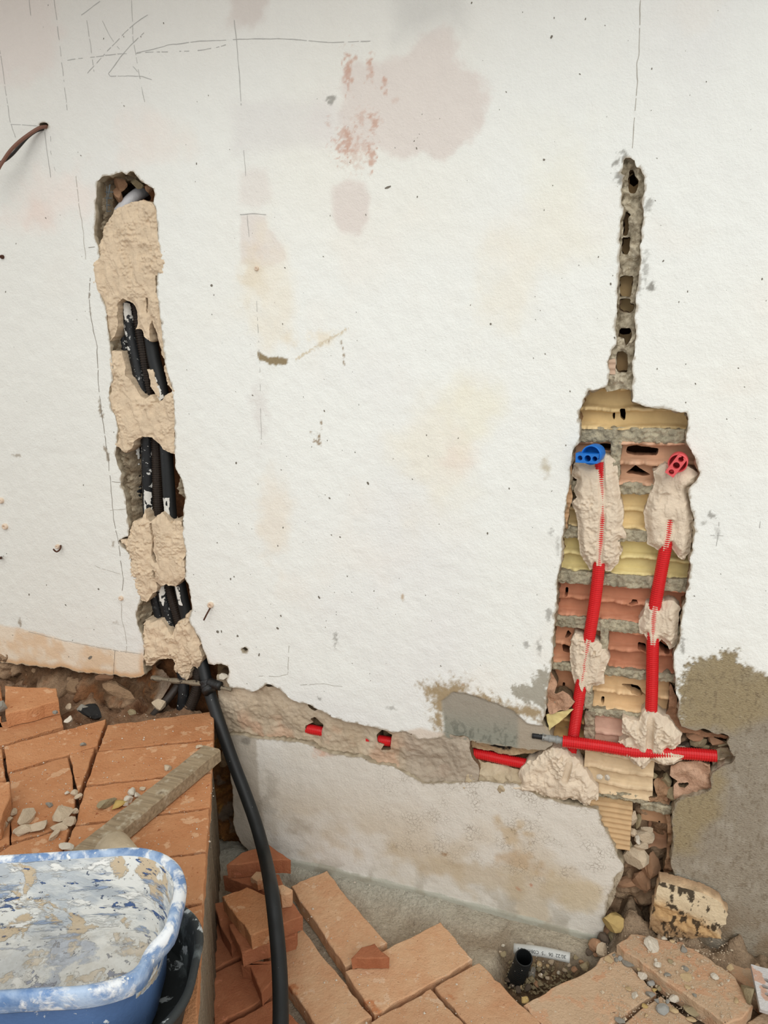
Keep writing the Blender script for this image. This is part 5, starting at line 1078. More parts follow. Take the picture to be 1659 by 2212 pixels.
# ---------------------------------------------------------------- stack of broken bricks under the hose
def sb(px, z, thick, mat, label, seed, dz=None):
    return slab(jpx(px, seed, 1.5, 9), z, mat, None, seed + 1, thick, dz, name='brick', label=label, cat='brick', group='loose bricks stacked under the hose', bev=0.0028)
GB = 0.041
sb(ZF2([(415, 1090), (500, 1110), (600, 1350), (720, 1210), (700, 1040)]), 0.040, 0.038, 'terrar', 'pointed brick fragment jutting out lowest under the stack', 700)
sb(ZF2([(170, 545), (300, 520), (420, 700), (330, 905), (250, 780)]), 0.045, 0.043, 'terrar', 'reddish brick behind the left side of the stack', 704)
sb(ZF2([(310, 730), (640, 560), (920, 790), (905, 830), (425, 985)]), 0.080, GB - 0.002, 'terrar', 'middle brick of the stack with a long front edge', 702)
sb(ZF2([(560, 560), (860, 500), (970, 655), (760, 740), (560, 720)]), 0.120, GB - 0.002, 'terrar', 'brick half jutting out on the right of the stack', 706)
sb(ZF2([(245, 480), (470, 400), (650, 470), (680, 760), (505, 830)]), 0.122, GB, 'terrau', 'top brick half of the stack with a broken edge', 708)
sb(ZF2([(255, 300), (520, 250), (760, 290), (800, 390), (640, 440)]), 0.060, 0.045, 'terrar', 'brick lying under the dark red half brick behind the stack', 710)
sb(ZF2([(280, 200), (420, 90), (660, 10), (860, 150), (590, 170)]), 0.104, 0.042, 'terrar', 'dark red triangular half brick at the back by the wall', 712)
sb(ZF2([(735, 390), (790, 375), (880, 420), (870, 455), (775, 470)]), 0.160, 0.038, 'terra', 'small orange brick end standing on the right of the stack', 714)
sb(ZF2([(500, 315), (545, 255), (620, 258), (640, 320), (560, 345)]), 0.095, 0.03, 'terra', 'small pale brick chip lying behind the hose', 716)
sb(ZF3([(75, 915), (170, 810), (290, 775), (420, 905)]), 0.033, 0.031, 'terrar', 'small dark red brick fragment lying on two pavers', 718)

# ================================================================ SMALL THINGS
def wallw(u, v):                                # height of the plaster face at a point
    return 0.0016 * fbm(u, v, 0.25, 3, 70) + 0.0005 * fbm(u, v, 0.035, 3, 71) + 0.0005 * fbm(u, v, 0.02, 3, 23)
# unseen eave, added above the picture to darken the top of the wall
bm = bmesh.new()
for sx, sy, sz, x, y, z in ((4.7, 0.46, 0.06, -0.85, WY - 0.23, 2.42), (4.7, 0.05, 0.05, -0.85, WY - 0.435, 2.39)):
    bmesh.ops.create_cube(bm, size=1, matrix=Matrix.Translation((x, y, z)) @ Matrix.Diagonal((sx, sy, sz, 1)))
me = bpy.data.meshes.new('shade_eave_1'); bm.to_mesh(me); bm.free(); M['eave'] = mat_plain('shade_eave_plaster', (222, 218, 208), 0.1, 8); me.materials.append(M['eave'])
obj('shade_eave_1', me, None, kind='structure', label='unseen eave board added to shade the top of the wall')

# ---------------------------------------------------------------- pencil lines and cracks
def ribbon(name, px, width, mat, seed=0, wob=0.0012, dash=0.0):
    P = jag(pw(px), wob, 0.004, 0.03, seed, 3, closed=False)
    T = np.gradient(P, axis=0); T /= np.linalg.norm(T, axis=1)[:, None] + 1e-9; N = np.stack([-T[:, 1], T[:, 0]], 1)
    wd = width * 0.85 * (0.6 + 0.6 * vnoise(np.arange(len(P)) * 0.35, np.zeros(len(P)), seed + 5))
    a = P + N * wd[:, None] / 2; b = P - N * wd[:, None] / 2
    wa = wallw(P[:, 0], P[:, 1]) - 0.0007
    V_ = np.concatenate([np.stack([a[:, 0], WY + wa, a[:, 1]], 1), np.stack([b[:, 0], WY + wa, b[:, 1]], 1)]); n = len(P)
    on = vnoise(np.arange(n) * 0.5, np.ones(n) * 3, seed + 8) > dash
    F_ = [(i, i + 1, n + i + 1, n + i) for i in range(n - 1) if on[i]]
    return obj(name, mesh_from(name, V_, F_, mat, False), wall)
M['pencil'] = mat_plain('pencil_grey', (186, 185, 180), 0.2, 200, 0.8)
M['crack'] = mat_plain('crack_shadow', (184, 178, 166), 0.3, 200, 0.9)
M['crackd'] = mat_plain('crack_dark', (140, 132, 120), 0.3, 200, 0.9)
ZA = lambda p: zc(2.765, 0, 0, p)
for i, (px, w, d) in enumerate([(ZA([(405, 360), (560, 340), (730, 322), (850, 314), (1040, 308), (1200, 300), (1290, 285), (1400, 250)]), .0017, .35), (ZA([(820, 316), (1030, 265), (1200, 245), (1400, 236), (1659, 232)]), .0016, .25), ([(600, 84), (640, 86), (720, 92), (800, 89)], .0016, .2),
        (ZA([(525, 440), (620, 330), (750, 190), (840, 115), (920, 70)]), .0015, .35), (ZA([(860, 195), (780, 270), (720, 340), (650, 440), (660, 455), (760, 453), (850, 457), (905, 475)]), .0016, .15), (ZA([(485, 92), (540, 50), (605, 2)]), .0015, .2), (ZA([(520, 120), (550, 330), (575, 500)]), .0014, .45), (ZA([(595, 90), (660, 220), (740, 330), (830, 440)]), .0014, .5),
        (ZA([(785, 0), (795, 230), (820, 380), (865, 610)]), .0014, .4), (ZA([(0, 300), (25, 480), (60, 720), (92, 820)]), .0015, .3), (ZA([(60, 740), (160, 748), (225, 752)]), .0014, .3), (ZA([(325, 0), (340, 120), (378, 420), (403, 660)]), .0014, .3), (ZA([(178, 0), (185, 95)]), .0015, .2), (ZA([(268, 790), (280, 900), (303, 1060)]), .0017, .05), (ZA([(305, 780), (303, 900), (310, 960), (330, 1020)]), .0013, .5),
        ([(506, 44), (511, 90), (517, 160), (521, 228)], .0018, .1), ([(527, 325), (531, 380)], .0016, .1), ([(519, 463), (545, 462), (575, 463)], .0018, .1), ([(534, 466), (538, 512)], .0015, .2), ([(555, 650), (562, 800), (565, 960)], .0012, .5), ([(1553, 1128), (1551, 1160), (1547, 1180)], .0013, .3), ([(1535, 1157), (1578, 1158)], .0013, .3), ([(1643, 1126), (1641, 1140)], .0013, .2)]):
    ribbon('pencil_line', px, w, M['pencil'], 800 + i, 0.0008, d)
for i, (px, w, mt) in enumerate([([(1384, 0), (1382, 60), (1377, 140), (1375, 200), (1370, 260), (1366, 325)], .0016, 'crack'), ([(195, 600), (193, 640), (196, 680), (210, 750), (213, 830), (219, 880), (226, 930), (233, 990), (239, 1040), (242, 1075), (245, 1120), (255, 1165), (260, 1210), (266, 1250), (263, 1275)], .0018, 'crackd'), ([(241, 1041), (264, 1043)], .0016, 'crackd'), ([(236, 1103), (272, 1100)], .0013, 'crack'),
        ([(205, 1221), (220, 1228), (258, 1240)], .0012, 'crack'), ([(262, 1300), (262, 1330), (272, 1370), (274, 1398), (272, 1410)], .0014, 'crack'), ([(165, 380), (170, 440), (180, 500), (186, 560)], .0012, 'crack'), ([(62, 1365), (90, 1372), (150, 1386), (230, 1402), (305, 1412)], .0016, 'crack'), ([(205, 532), (192, 535)], .0014, 'crackd'), ([(560, 1460), (600, 1461), (622, 1456), (625, 1395)], .0014, 'crack'), ([(248, 1404), (246, 1458)], .0015, 'crackd'), ([(648, 1479), (700, 1477), (740, 1482)], .0013, 'crack')]):
    ribbon('crack', px, w, M[mt], 840 + i, 0.0016, 0.12)
# flecks of dirt on the paint, too many to count
rnd = np.random.RandomState(7)
Vs, Fs = [], []
def fleck(x, y, a, b, ang):
    c = wpt(x, y); k = len(Vs); n = 6; w_ = float(wallw(np.array(c[0]), np.array(c[1]))) - 0.0006
    for t in range(n):
        th = 2 * math.pi * t / n; r = rnd.uniform(0.75, 1.15)
        X = a * math.cos(th) * r; Y = b * math.sin(th) * r
        Vs.append((c[0] + X * math.cos(ang) - Y * math.sin(ang), WY + w_, c[1] + X * math.sin(ang) + Y * math.cos(ang)))
    Fs.append(tuple(range(k, k + n)))
hp = np.array(pw(hole_px))
def in_hole(x, y):
    c = wpt(x, y); A = hp; B = np.roll(hp, -1, 0); cr = (A[:, 1] <= c[1]) != (B[:, 1] <= c[1])
    xs = A[cr][:, 0] + (c[1] - A[cr][:, 1]) / (B[cr][:, 1] - A[cr][:, 1]) * (B[cr][:, 0] - A[cr][:, 0])
    return (xs > c[0]).sum() % 2 == 1
for _ in range(620):
    x = rnd.uniform(0, 1659); y = rnd.uniform(0, 1500)
    if rnd.rand() > 0.25 + 0.75 * (y / 1500) ** 1.5 * (1.3 if x < 900 else 0.55): continue
    if in_hole(x, y): continue
    s_ = abs(rnd.normal(0, 1)) + 0.5
    fleck(x, y, 0.0011 * s_, 0.0006 * s_, rnd.uniform(-2.2, -0.6))
for x, y, a, b in [(795, 1044, 4, 2.5), (712, 1076, 3, 2), (457, 617, 3, 3), (510, 1000, 3, 2), (735, 1160, 2, 2), (600, 1357, 4, 3), (470, 1365, 4, 4), (513, 1374, 3, 3), (560, 1414, 5, 2), (607, 1330, 3, 2), (690, 1290, 4, 2), (505, 1246, 2, 2), (395, 1125, 2, 2), (1175, 345, 2, 2), (195, 1420, 4, 8), (142, 1307, 3, 2), (212, 1273, 3, 3), (62, 1285, 3, 2), (838, 405, 2, 7), (1060, 700, 2, 2)]:
    fleck(x, y, a / 870, b / 870, rnd.uniform(-2, -0.8))
M['fleck'] = mat_plain('grey_dirt', (128, 122, 110), 0.3, 300, 0.9)
obj('dirt_fleck', mesh_from('dirt_fleck', Vs, Fs, M['fleck'], False), wall, kind='stuff')

# ---------------------------------------------------------------- wires, nails, plugs in the wall
M['wireb'] = mat_plain('brown_cable', (122, 84, 68), 0.15, 60, 0.5, 0.4); M['wirek'] = mat_plain('black_cable', (44, 40, 36), 0.2, 60, 0.5, 0.4)
tube('cable', [atY(p, WY + w) for p, w in [((108, 273), .03), ((100, 274), .0), ((86, 276), -.016), ((66, 288), -.03), ((42, 306), -.042), ((22, 326), -.05), ((8, 346), -.055), ((-4, 366), -.06), ((-22, 410), -.06)]], 0.0042, M['wireb'], None, 0.005, 10, label='brown cable curving out of a small hole at upper left', cat='cable', group='cables from the hole at upper left')
tube('cable', [atY(p, WY + w) for p, w in [((104, 277), .03), ((97, 278), .004), ((80, 282), -.008), ((60, 296), -.018), ((42, 316), -.028), ((26, 334), -.036), ((8, 348), -.042), ((-14, 358), -.05), ((-40, 380), -.05)]], 0.0036, M['wirek'], None, 0.005, 10, label='black cable behind the brown one at upper left', cat='cable', group='cables from the hole at upper left')
M['rust'] = mat_plain('rusty_iron', (84, 52, 36), 0.4, 120, 0.8); M['plugw'] = mat_plain('white_plug', (226, 214, 198), 0.15, 80, 0.6, c2=(206, 176, 146))
def disc_plug(px, r, h, mat, label, cat='wall plug', group='painted plugs in the white wall'):
    p = atY(px, WY); S = 18; V_ = []; F_ = []
    prof = [(r, 0.004), (r, -h * 0.7), (r * 0.85, -h), (r * 0.35, -h * 1.02), (r * 0.3, -h * 0.7), (0.0001, -h * 0.65)]
    for rr, y in prof:
        for k in range(S): a = 2 * math.pi * k / S; V_.append((rr * math.cos(a), y, rr * math.sin(a)))
    for i in range(len(prof) - 1):
        for k in range(S): F_.append((i * S + k, i * S + (k + 1) % S, (i + 1) * S + (k + 1) % S, (i + 1) * S + k))
    o = obj('wall_plug', mesh_from('wall_plug', V_, F_, mat), None, label=label, cat=cat, group=group); o.location = p; return o
disc_plug((12, 1137), 0.0085, 0.007, M['plugw'], 'white round plug at the left edge, lower of two')
disc_plug((3, 1081), 0.0080, 0.007, M['plugw'], 'white round plug at the left edge, upper of two')
disc_plug((456, 1306), 0.0080, 0.008, M['plugw'], 'white round plug with a nail hanging from it, right of the left chase')
disc_plug((126, 1180), 0.0060, 0.008, M['plugw'], 'orange-stained plug with a bent nail at left')
disc_plug((262, 1292), 0.0065, 0.006, M['plugw'], 'cream plug on the crack beside the left chase')
disc_plug((555, 580), 0.0050, 0.005, M['plugw'], 'small yellowed plug below the pale square on the wall')
disc_plug((6, 555), 0.0050, 0.006, M['rust'], 'small rusty stub at the left edge of the wall')
def nail(pts, label, r=0.0016):
    tube('nail', pts, r, M['rust'], None, 0.003, 8, label=label, cat='nail', group='nails in the white wall')
nail([atY((455, 1311), WY - .004), atY((452, 1317), WY - .010), atY((446, 1328), WY - .018), atY((440, 1340), WY - .024)], 'long dark nail hanging from the plug right of the left chase', 0.0022)
nail([atY((131, 1178), WY - .002), atY((130, 1186), WY - .010), atY((122, 1192), WY - .016), atY((115, 1186), WY - .02)], 'bent rusty nail at left', 0.0022)
nail([atY((2, 1205), WY), atY((-2, 1206), WY - .02)], 'rusty nail stub at the left edge', 0.0040)

# ---------------------------------------------------------------- inside the open top of the left chase
M['pvc'] = mat_plain('white_pvc', (226, 226, 228), 0.1, 40, 0.4, 0.5)
pv = [atY((250, 470), WY + .060), atY((272, 443), WY + .066), atY((292, 424), WY + .078), atY((312, 412), WY + .11)]
tube('pvc_pipe', pv, 0.0150, M['pvc'], None, 0.01, 18, label='white plastic pipe in the open top of the left chase', cat='pipe')
M['wire'] = mat_plain('grey_wire', (92, 100, 104), 0.2, 80, 0.5)
wm = empty('wire_mesh', atY((233, 430), WY + .02), 'scrap of grey wire mesh in the open top of the left chase', 'wire mesh')
for a, b in [((231, 458), (231, 402)), ((236, 418), (238, 398)), ((228, 415), (245, 415)), ((226, 428), (242, 428)), ((229, 443), (238, 443)), ((230, 457), (240, 456)), ((234, 430), (236, 400))]:
    C_, s_ = catmull([atY(a, WY + .010), atY(b, WY + .012)], 0.01); V_, F_ = tube_data(C_, 0.0010, 6)
    obj('wire', mesh_from('wire', V_ - np.array(wm.location), F_, M['wire']), wm)

# ---------------------------------------------------------------- stones and rubble
SM = {'pale': mat_plain('pale_mortar_stone', (206, 188, 162), 0.2, 40, 0.95, 0.1, ((200, 0.8, 0.004),)), 'grey': mat_plain('grey_stone', (150, 146, 136), 0.25, 40, 0.95, 0.1, ((200, 0.6, 0.003),)),
      'white': mat_plain('white_plaster_lump', (214, 205, 188), 0.16, 60, 0.95, 0.1, ((160, 0.8, 0.004),)), 'cream': mat_plain('cream_stone', (196, 172, 134), 0.2, 40, 0.95, 0.1), 'yellow': mat_plain('yellow_stone', (186, 160, 106), 0.2, 30, 0.95, 0.1),
      'olive': mat_plain('olive_stone', (160, 146, 116), 0.25, 40, 0.95, 0.1, ((160, 0.7, 0.004),)), 'blue': mat_plain('bluish_stone', (158, 158, 153), 0.2, 50, 0.95, 0.1), 'clay': mat_plain('clay_shard', (178, 140, 110), 0.25, 40, 0.95, 0.1), 'dark': mat_plain('dark_stone', (104, 92, 80), 0.25, 40, 0.95, 0.1), 'tan': mat_plain('tan_earth_stone', (168, 138, 108), 0.3, 30, 0.95, 0.1, ((160, 0.9, 0.006),)), 'black': mat_plain('black_scrap', (24, 22, 20), 0.3, 30, 0.6)}
sn = [900]
def stone(px, base, w, h, kind, label, group=None, cat='stone', flat=0.6, y=None, name='stone'):
    """w, h: size in photo pixels; rests on height `base`, or sticks to the wall at depth y."""
    sn[0] += 1
    if y is None:
        p = atZ(px, base); dist = np.linalg.norm(p - np.array([0, 0, CAMH])); m_ = dist / F
        sz = (w / 2 * m_, h / 2 * m_ * 1.25, min(w, h) / 2 * m_ * flat * 1.3)
        p = np.array([p[0], p[1], base + sz[2] * 0.62])
    else:
        p = atY(px, WY + y); m_ = np.linalg.norm(p - np.array([0, 0, CAMH])) / F
        sz = (w / 2 * m_ * 1.1, min(w, h) / 2 * m_, h / 2 * m_ * 1.1)
    me = stone_mesh(name, sz, sn[0], SM[kind], cuts=8, sub=2)
    o = obj(name, me, None, label=label, cat=cat, group=group); o.location = p
    if y is None: o.rotation_euler = (0, 0, random.Random(sn[0]).uniform(-0.5, 0.5))
    return o
def zp10(x, y): return 0.030 if y < 365 + (x - 140) * 0.727 and x > 140 else 0.0
g1 = 'stones scattered on the dusty slabs at lower right'
named = {0: 'largest white plaster lump on the raised dusty slab', 3: 'grey square chip in the middle of the raised dusty slab', 4: 'flat cream flake on the raised dusty slab', 5: 'white plaster lump near the front edge of the raised slab', 7: 'white crumb on the right of the raised slab', 10: 'large olive-beige stone leaning beside the white drain grate', 15: 'grey stone heap at the corner of the raised slab', 24: 'pale blue-grey pointed stone at the bottom edge', 26: 'olive-beige stone at the bottom edge beside the raised slab', 22: 'white and pink oblong stone against the raised slab', 21: 'small yellow stone against the raised slab', 30: 'cream rounded stone at the foot of the blackened skirting piece, left', 31: 'cream rounded stone at the foot of the blackened skirting piece, right'}
lst = [(490, 390, 140, 120, 'white', .5), (815, 430, 64, 50, 'grey', .8), (690, 545, 54, 40, 'olive', .6), (830, 612, 58, 56, 'grey', .5), (855, 705, 110, 70, 'cream', .25), (560, 595, 80, 66, 'white', .7), (655, 675, 66, 44, 'grey', .5), (1125, 700, 68, 52, 'white', .6), (1265, 735, 28, 22, 'white', .6), (1280, 612, 60, 50, 'cream', .7), (1450, 880, 130, 160, 'olive', .7), (490, 890, 90, 54, 'grey', .6), (480, 772, 76, 64, 'blue', .6), (405, 690, 90, 66, 'white', .6), (380, 625, 50, 42, 'cream', .6), (272, 555, 120, 80, 'grey', .5), (200, 465, 76, 50, 'cream', .5), (75, 525, 96, 70, 'cream', .4), (190, 525, 50, 46, 'blue', .6), (248, 500, 70, 22, 'white', .5), (570, 810, 64, 46, 'olive', .6), (527, 832, 46, 40, 'yellow', .6), (732, 922, 110, 56, 'white', .8), (808, 925, 44, 56, 'grey', .8), (620, 1030, 124, 84, 'blue', .5), (722, 1035, 76, 54, 'cream', .5), (890, 1040, 140, 90, 'olive', .6), (330, 890, 60, 60, 'white', .6), (785, 365, 70, 30, 'clay', .5), (705, 342, 50, 30, 'cream', .6), (560, 262, 130, 86, 'cream', .8), (670, 280, 96, 80, 'cream', .8), (625, 320, 50, 34, 'white', .6), (265, 822, 56, 40, 'cream', .5), (140, 525, 40, 40, 'grey', .5), (120, 475, 30, 30, 'grey', .5), (425, 985, 60, 40, 'yellow', .4), (550, 940, 50, 40, 'blue', .5), (650, 945, 46, 40, 'blue', .5), (440, 1085, 40, 34, 'cream', .5), (1340, 930, 40, 50, 'cream', .4), (930, 880, 40, 34, 'grey', .5), (860, 800, 70, 40, 'cream', .3), (540, 530, 30, 30, 'white', .6), (1180, 420 - 60, 90, 50, 'clay', .5), (950, 400, 120, 50, 'olive', .5), (1100, 370, 100, 50, 'clay', .5), (1390, 460, 70, 34, 'clay', .5), (180, 1150, 90, 50, 'grey', .6), (890, 1130, 80, 50, 'cream', .5)]
for i, (x, y, w, h, k, fl) in enumerate(lst):
    if (x, y) in ((1180, 360), (950, 400), (1100, 370), (1390, 460), (560, 262), (670, 280)): zb = 0.0
    else: zb = zp10(x, y)
    lb = named.get(i); 
    stone(ZF5([(x, y)])[0], zb, w / 4.62 * .88, h / 4.62 * .88, k, lb or ('small %s chip ' + ('lying on the raised dusty slab' if zb > 0 else 'in the gap along the raised slab' if 365 + (x - 140) * .727 + 110 > y and x > 100 else 'at the foot of the wall behind the raised slab' if y < 480 and x > 900 else 'on the lower dusty slab')) % {'white': 'white plaster', 'grey': 'grey stone', 'olive': 'olive stone', 'cream': 'cream stone', 'blue': 'bluish stone', 'clay': 'terracotta', 'yellow': 'yellow'}[k], g1, flat=fl)
g2 = 'pebbles in the earth pit by the black pipe stub'
for x, y, w, h, k in [(580, 600, 60, 70, 'cream'), (640, 520, 50, 60, 'pale'), (720, 565, 60, 70, 'pale'), (880, 645, 60, 40, 'pale'), (815, 690, 44, 40, 'white'), (545, 810, 56, 80, 'clay'), (600, 715, 56, 40, 'pale'), (680, 740, 50, 34, 'pale'), (680, 605, 40, 44, 'cream'), (930, 600, 60, 60, 'pale'), (950, 560, 40, 40, 'pale'), (830, 555, 44, 40, 'pale'), (360, 845, 40, 40, 'cream'), (330, 890, 60, 60, 'dark'), (440, 870, 90, 60, 'dark'), (200, 780, 90, 60, 'dark'), (110, 700, 70, 60, 'olive'), (60, 640, 60, 50, 'dark'), (150, 460, 60, 50, 'olive'), (120, 430, 34, 36, 'pale'), (145, 350, 36, 30, 'white'), (260, 830, 70, 50, 'dark'), (540, 520, 60, 80, 'pale'), (770, 500, 40, 40, 'yellow'), (640, 660, 60, 50, 'dark'), (1010, 490, 70, 50, 'olive'), (1080, 560, 60, 50, 'clay'), (1180, 440, 90, 60, 'dark'), (470, 350, 80, 40, 'white'), (1290, 400, 90, 60, 'white'), (1330, 430, 50, 40, 'pale'), (1260, 470, 60, 40, 'clay'), (1230, 350, 110, 80, 'olive'), (1390, 260, 110, 80, 'clay'), (1340, 180, 80, 80, 'pale'), (1450, 330, 90, 60, 'dark'), (1500, 250, 80, 60, 'pale'), (1280, 140, 60, 60, 'pale'), (1100, 160, 60, 40, 'white'), (920, 110, 90, 40, 'clay'), (1000, 640, 80, 60, 'clay'), (1120, 620, 120, 90, 'olive')]:
    stone(ZF4([(x, y)])[0], -0.082 if 480 < y < 900 and x < 1000 else -0.045, w / 5.53 * .9, h / 5.53 * .9, k, ('%s pebble in the earth pit ' + ('left of the black pipe stub' if x < 380 else 'near the wall foot' if y < 480 else 'just below the grey pipe' if y < 620 else 'by the broken slab edge')) % {'pale': 'pale mortar', 'cream': 'cream', 'white': 'white', 'clay': 'terracotta', 'dark': 'dark earth', 'olive': 'olive', 'yellow': 'yellow'}[k], g2, cat='pebble', flat=.8)
stone(ZF4([(400, 1005)])[0], -0.01, 14, 12, 'yellow', 'bright yellow pebble in the gap between two pavers', cat='pebble')
for (x, y, w, h) in ((435, 690, 46, 160), (490, 720, 60, 150)):
    stone(ZF4([(x, y)])[0], -0.088, w / 5.53, h / 5.53 * .55, 'grey', 'grey slate shard standing beside the black pipe stub', g2, cat='shard', flat=2.2)
g3 = 'mortar crumbs on the raised floor'
for i, (x, y, w, h, k, lb) in enumerate([(460, 1150, 110, 110, 'pale', 'largest mortar crumb on the raised floor beside the dark gap'), (170, 1180, 90, 110, 'pale', 'pale oblong mortar crumb left of the other crumbs'), (182, 1250, 100, 80, 'pale', None), (270, 1240, 110, 80, 'pale', None), (396, 1290, 44, 76, 'pale', 'narrow pale crumb lying alone nearest the tub'), (430, 1225, 100, 44, 'pale', None), (500, 1195, 70, 70, 'pale', None), (540, 990, 50, 44, 'pale', None), (570, 1012, 44, 40, 'pale', None), (955, 985, 60, 50, 'white', None), (985, 1003, 46, 40, 'white', None), (930, 1035, 60, 54, 'white', None), (945, 962, 40, 30, 'white', None), (905, 1065, 30, 30, 'white', None), (1025, 950, 36, 28, 'pale', None), (760, 1070, 76, 110, 'olive', 'grey-green stone beside the dry leaf on the raised floor'), (352, 1065, 44, 34, 'grey', None), (20, 370, 90, 60, 'grey', 'grey stone at the left edge on the loose brick'), (602, 632, 44, 26, 'grey', None), (500, 462, 50, 50, 'white', None), (480, 1372, 110, 46, 'white', 'white plaster crumb just behind the tub rim'), (100, 1125, 40, 44, 'pale', None), (125, 1255, 36, 40, 'pale', None), (20, 1220, 60, 60, 'pale', None), (60, 1180, 50, 40, 'pale', None), (535, 1120, 40, 40, 'pale', None), (480, 980, 28, 24, 'white', None), (400, 400, 34, 24, 'grey', None), (600, 375, 80, 50, 'grey', None), (940, 410, 70, 40, 'olive', None), (1145, 765, 110, 80, 'pale', 'round pale stone under the short dusty pipe'), (500, 370, 60, 40, 'pale', None), (1200, 800, 60, 40, 'pale', None), (1430, 650, 50, 30, 'pale', None)]):
    zb = ZR + (0.042 if (x, y) in ((20, 370), (400, 400)) else 0.0)
    if (x, y) == (1145, 765): px_ = (344, 1531)
    else: px_ = ZP([(x, y)])[0]
    stone(px_, zb if y < 1400 else zb, w / 3.318, h / 3.318, k, lb or ('small %s crumb on the raised floor ' + ('near the wall' if y < 520 else 'at the left edge' if x < 150 else 'beside the batten' if x > 850 else 'by the dark gap between the bricks' if 400 < x < 620 and y < 1190 else 'in the heap left of the tub rim')) % {'pale': 'pale mortar', 'white': 'white', 'grey': 'grey', 'olive': 'olive'}[k], g3, cat='crumb', flat=.75)
stone((198, 1547), ZR - 0.02, 50, 20, 'black', 'crumpled black scrap between the raised bricks and the wall', cat='scrap', flat=1.2, name='plastic_scrap')
stone((482, 1461), 0, 18, 12, 'white', 'white scrap stuffed in the hole right of the hose', cat='scrap', y=.006, name='foam_scrap')
# dry leaf
lf = [atZ(p, ZR + 0.006) for p in ZP([(800, 1090), (830, 1030), (890, 1020), (915, 1045), (850, 1075)])]
c0 = np.mean(lf, 0); V_ = [p + np.array([0, 0, 0.003 * (i % 2)]) - c0 for i, p in enumerate(lf)] + [np.array([0, 0, 0.007])]
V_ = V_ + [v - np.array([0, 0, 0.0012]) for v in V_]; n = 5
F_ = [(i, (i + 1) % n, 5) for i in range(n)] + [(6 + (i + 1) % n, 6 + i, 11) for i in range(n)] + [(i, 6 + i, 6 + (i + 1) % n, (i + 1) % n) for i in range(n)]
M['leaf'] = mat_plain('dry_leaf', (196, 166, 98), 0.2, 60, 0.8); o = obj('dry_leaf', mesh_from('dry_leaf', V_, F_, M['leaf']), None, label='dry yellow leaf on the raised brick floor', cat='leaf'); o.location = c0
# rubble wedged in the hollow at the foot of the right chase
ZV = lambda p: zc(3.614, 1200, 1600, p)
g4 = 'rubble wedged in the hollow under the right chase'
for x, y, w, h, k, yy, lb in [(598, 600, 70, 130, 'pale', .03, 'upright pale mortar lump topmost in the hollow'), (640, 630, 60, 90, 'olive', .04, None), (590, 712, 60, 66, 'pale', .025, None), (640, 775, 50, 50, 'white', .03, None), (690, 740, 110, 90, 'pale', .05, None), (655, 825, 90, 90, 'pale', .035, 'angular pale stone above the big round one in the hollow'), (615, 925, 160, 150, 'pale', .03, 'big rounded beige stone in the hollow'), (700, 950, 60, 170, 'clay', .045, 'ribbed clay shard standing beside the big stone'), (765, 990, 90, 210, 'clay', .05, 'tall brown clay shard on the right of the hollow'), (690, 1090, 120, 130, 'clay', .05, None), (590, 1110, 170, 90, 'clay', .06, None), (650, 1230, 90, 60, 'clay', .075, None), (720, 1130, 70, 120, 'clay', .045, None), (560, 800, 50, 90, 'olive', .03, None), (560, 870, 60, 60, 'dark', .035, None), (700, 690, 80, 50, 'pale', .05, None), (740, 270, 90, 80, 'olive', .05, None), (860, 300, 70, 100, 'olive', .035, None), (920, 400, 90, 90, 'olive', .03, None), (860, 430, 60, 70, 'clay', .04, None), (345, 285, 36, 34, 'white', .008, None), (405, 290, 44, 36, 'white', .008, None)]:
    stone(ZV([(x, y)])[0], 0, w / 3.614, h / 3.614, k, lb or ('%s fragment wedged in the hollow ' + ('near its top under the conduit' if y < 500 else 'around the pale stones' if y < 900 else 'low down by the skirting piece')) % {'pale': 'pale mortar', 'olive': 'olive mortar', 'white': 'white plaster', 'clay': 'brown clay', 'dark': 'dark'}[k], g4, cat='rubble', y=yy, name='rubble_stone')
stone((1321, 1990), 0, 34, 34, 'yellow', 'yellow ochre stone at the mouth of the hollow', cat='stone', y=-.012)
stone((1361, 1987), 0, 20, 24, 'dark', 'dark flat stone beside the yellow ochre stone', cat='stone', y=.01)
for x, y, k in [(1345, 2000, 'dark'), (1380, 1998, 'dark'), (1310, 2018, 'clay'), (1340, 2016, 'pale'), (1300, 2036, 'dark'), (1325, 2032, 'olive'), (1365, 2006, 'clay'), (1395, 2010, 'dark'), (1285, 2050, 'clay'), (1300, 2058, 'pale')]:
    stone((x, y), -0.035, 22, 18, k, '%s pebble spilling from the mouth of the hollow' % {'dark': 'dark', 'clay': 'terracotta', 'pale': 'pale', 'olive': 'olive'}[k], 'pebbles at the mouth of the hollow', cat='pebble', flat=.9)
for x, y, w, h, k, yy in [(1510, 1600, 34, 24, 'olive', .05), (1545, 1600, 30, 20, 'clay', .045), (1500, 1590, 24, 16, 'clay', .04), (1570, 1618, 26, 24, 'olive', .04), (1480, 1612, 26, 30, 'dark', .06), (1525, 1615, 28, 22, 'olive', .055), (1560, 1646, 30, 20, 'pale', .04)]:
    stone((x, y), 0, w, h, k, '%s rubble lump above the right end of the horizontal conduit' % {'olive': 'olive', 'clay': 'terracotta', 'dark': 'dark', 'pale': 'pale'}[k], 'rubble above the horizontal conduit', cat='rubble', y=yy, name='rubble_stone')
for x, y, w, h, k in [(295, 395, 24, 20, 'olive'), (322, 408, 16, 12, 'clay'), (262, 398, 22, 26, 'clay'), (252, 420, 20, 24, 'clay'), (310, 440, 20, 16, 'clay')]:
    stone((x, y), 0, w, h, k, '%s fragment in the open top of the left chase' % {'olive': 'grey', 'clay': 'brown clay'}[k], 'fragments in the open top of the left chase', cat='rubble', y=.05, name='rubble_stone')

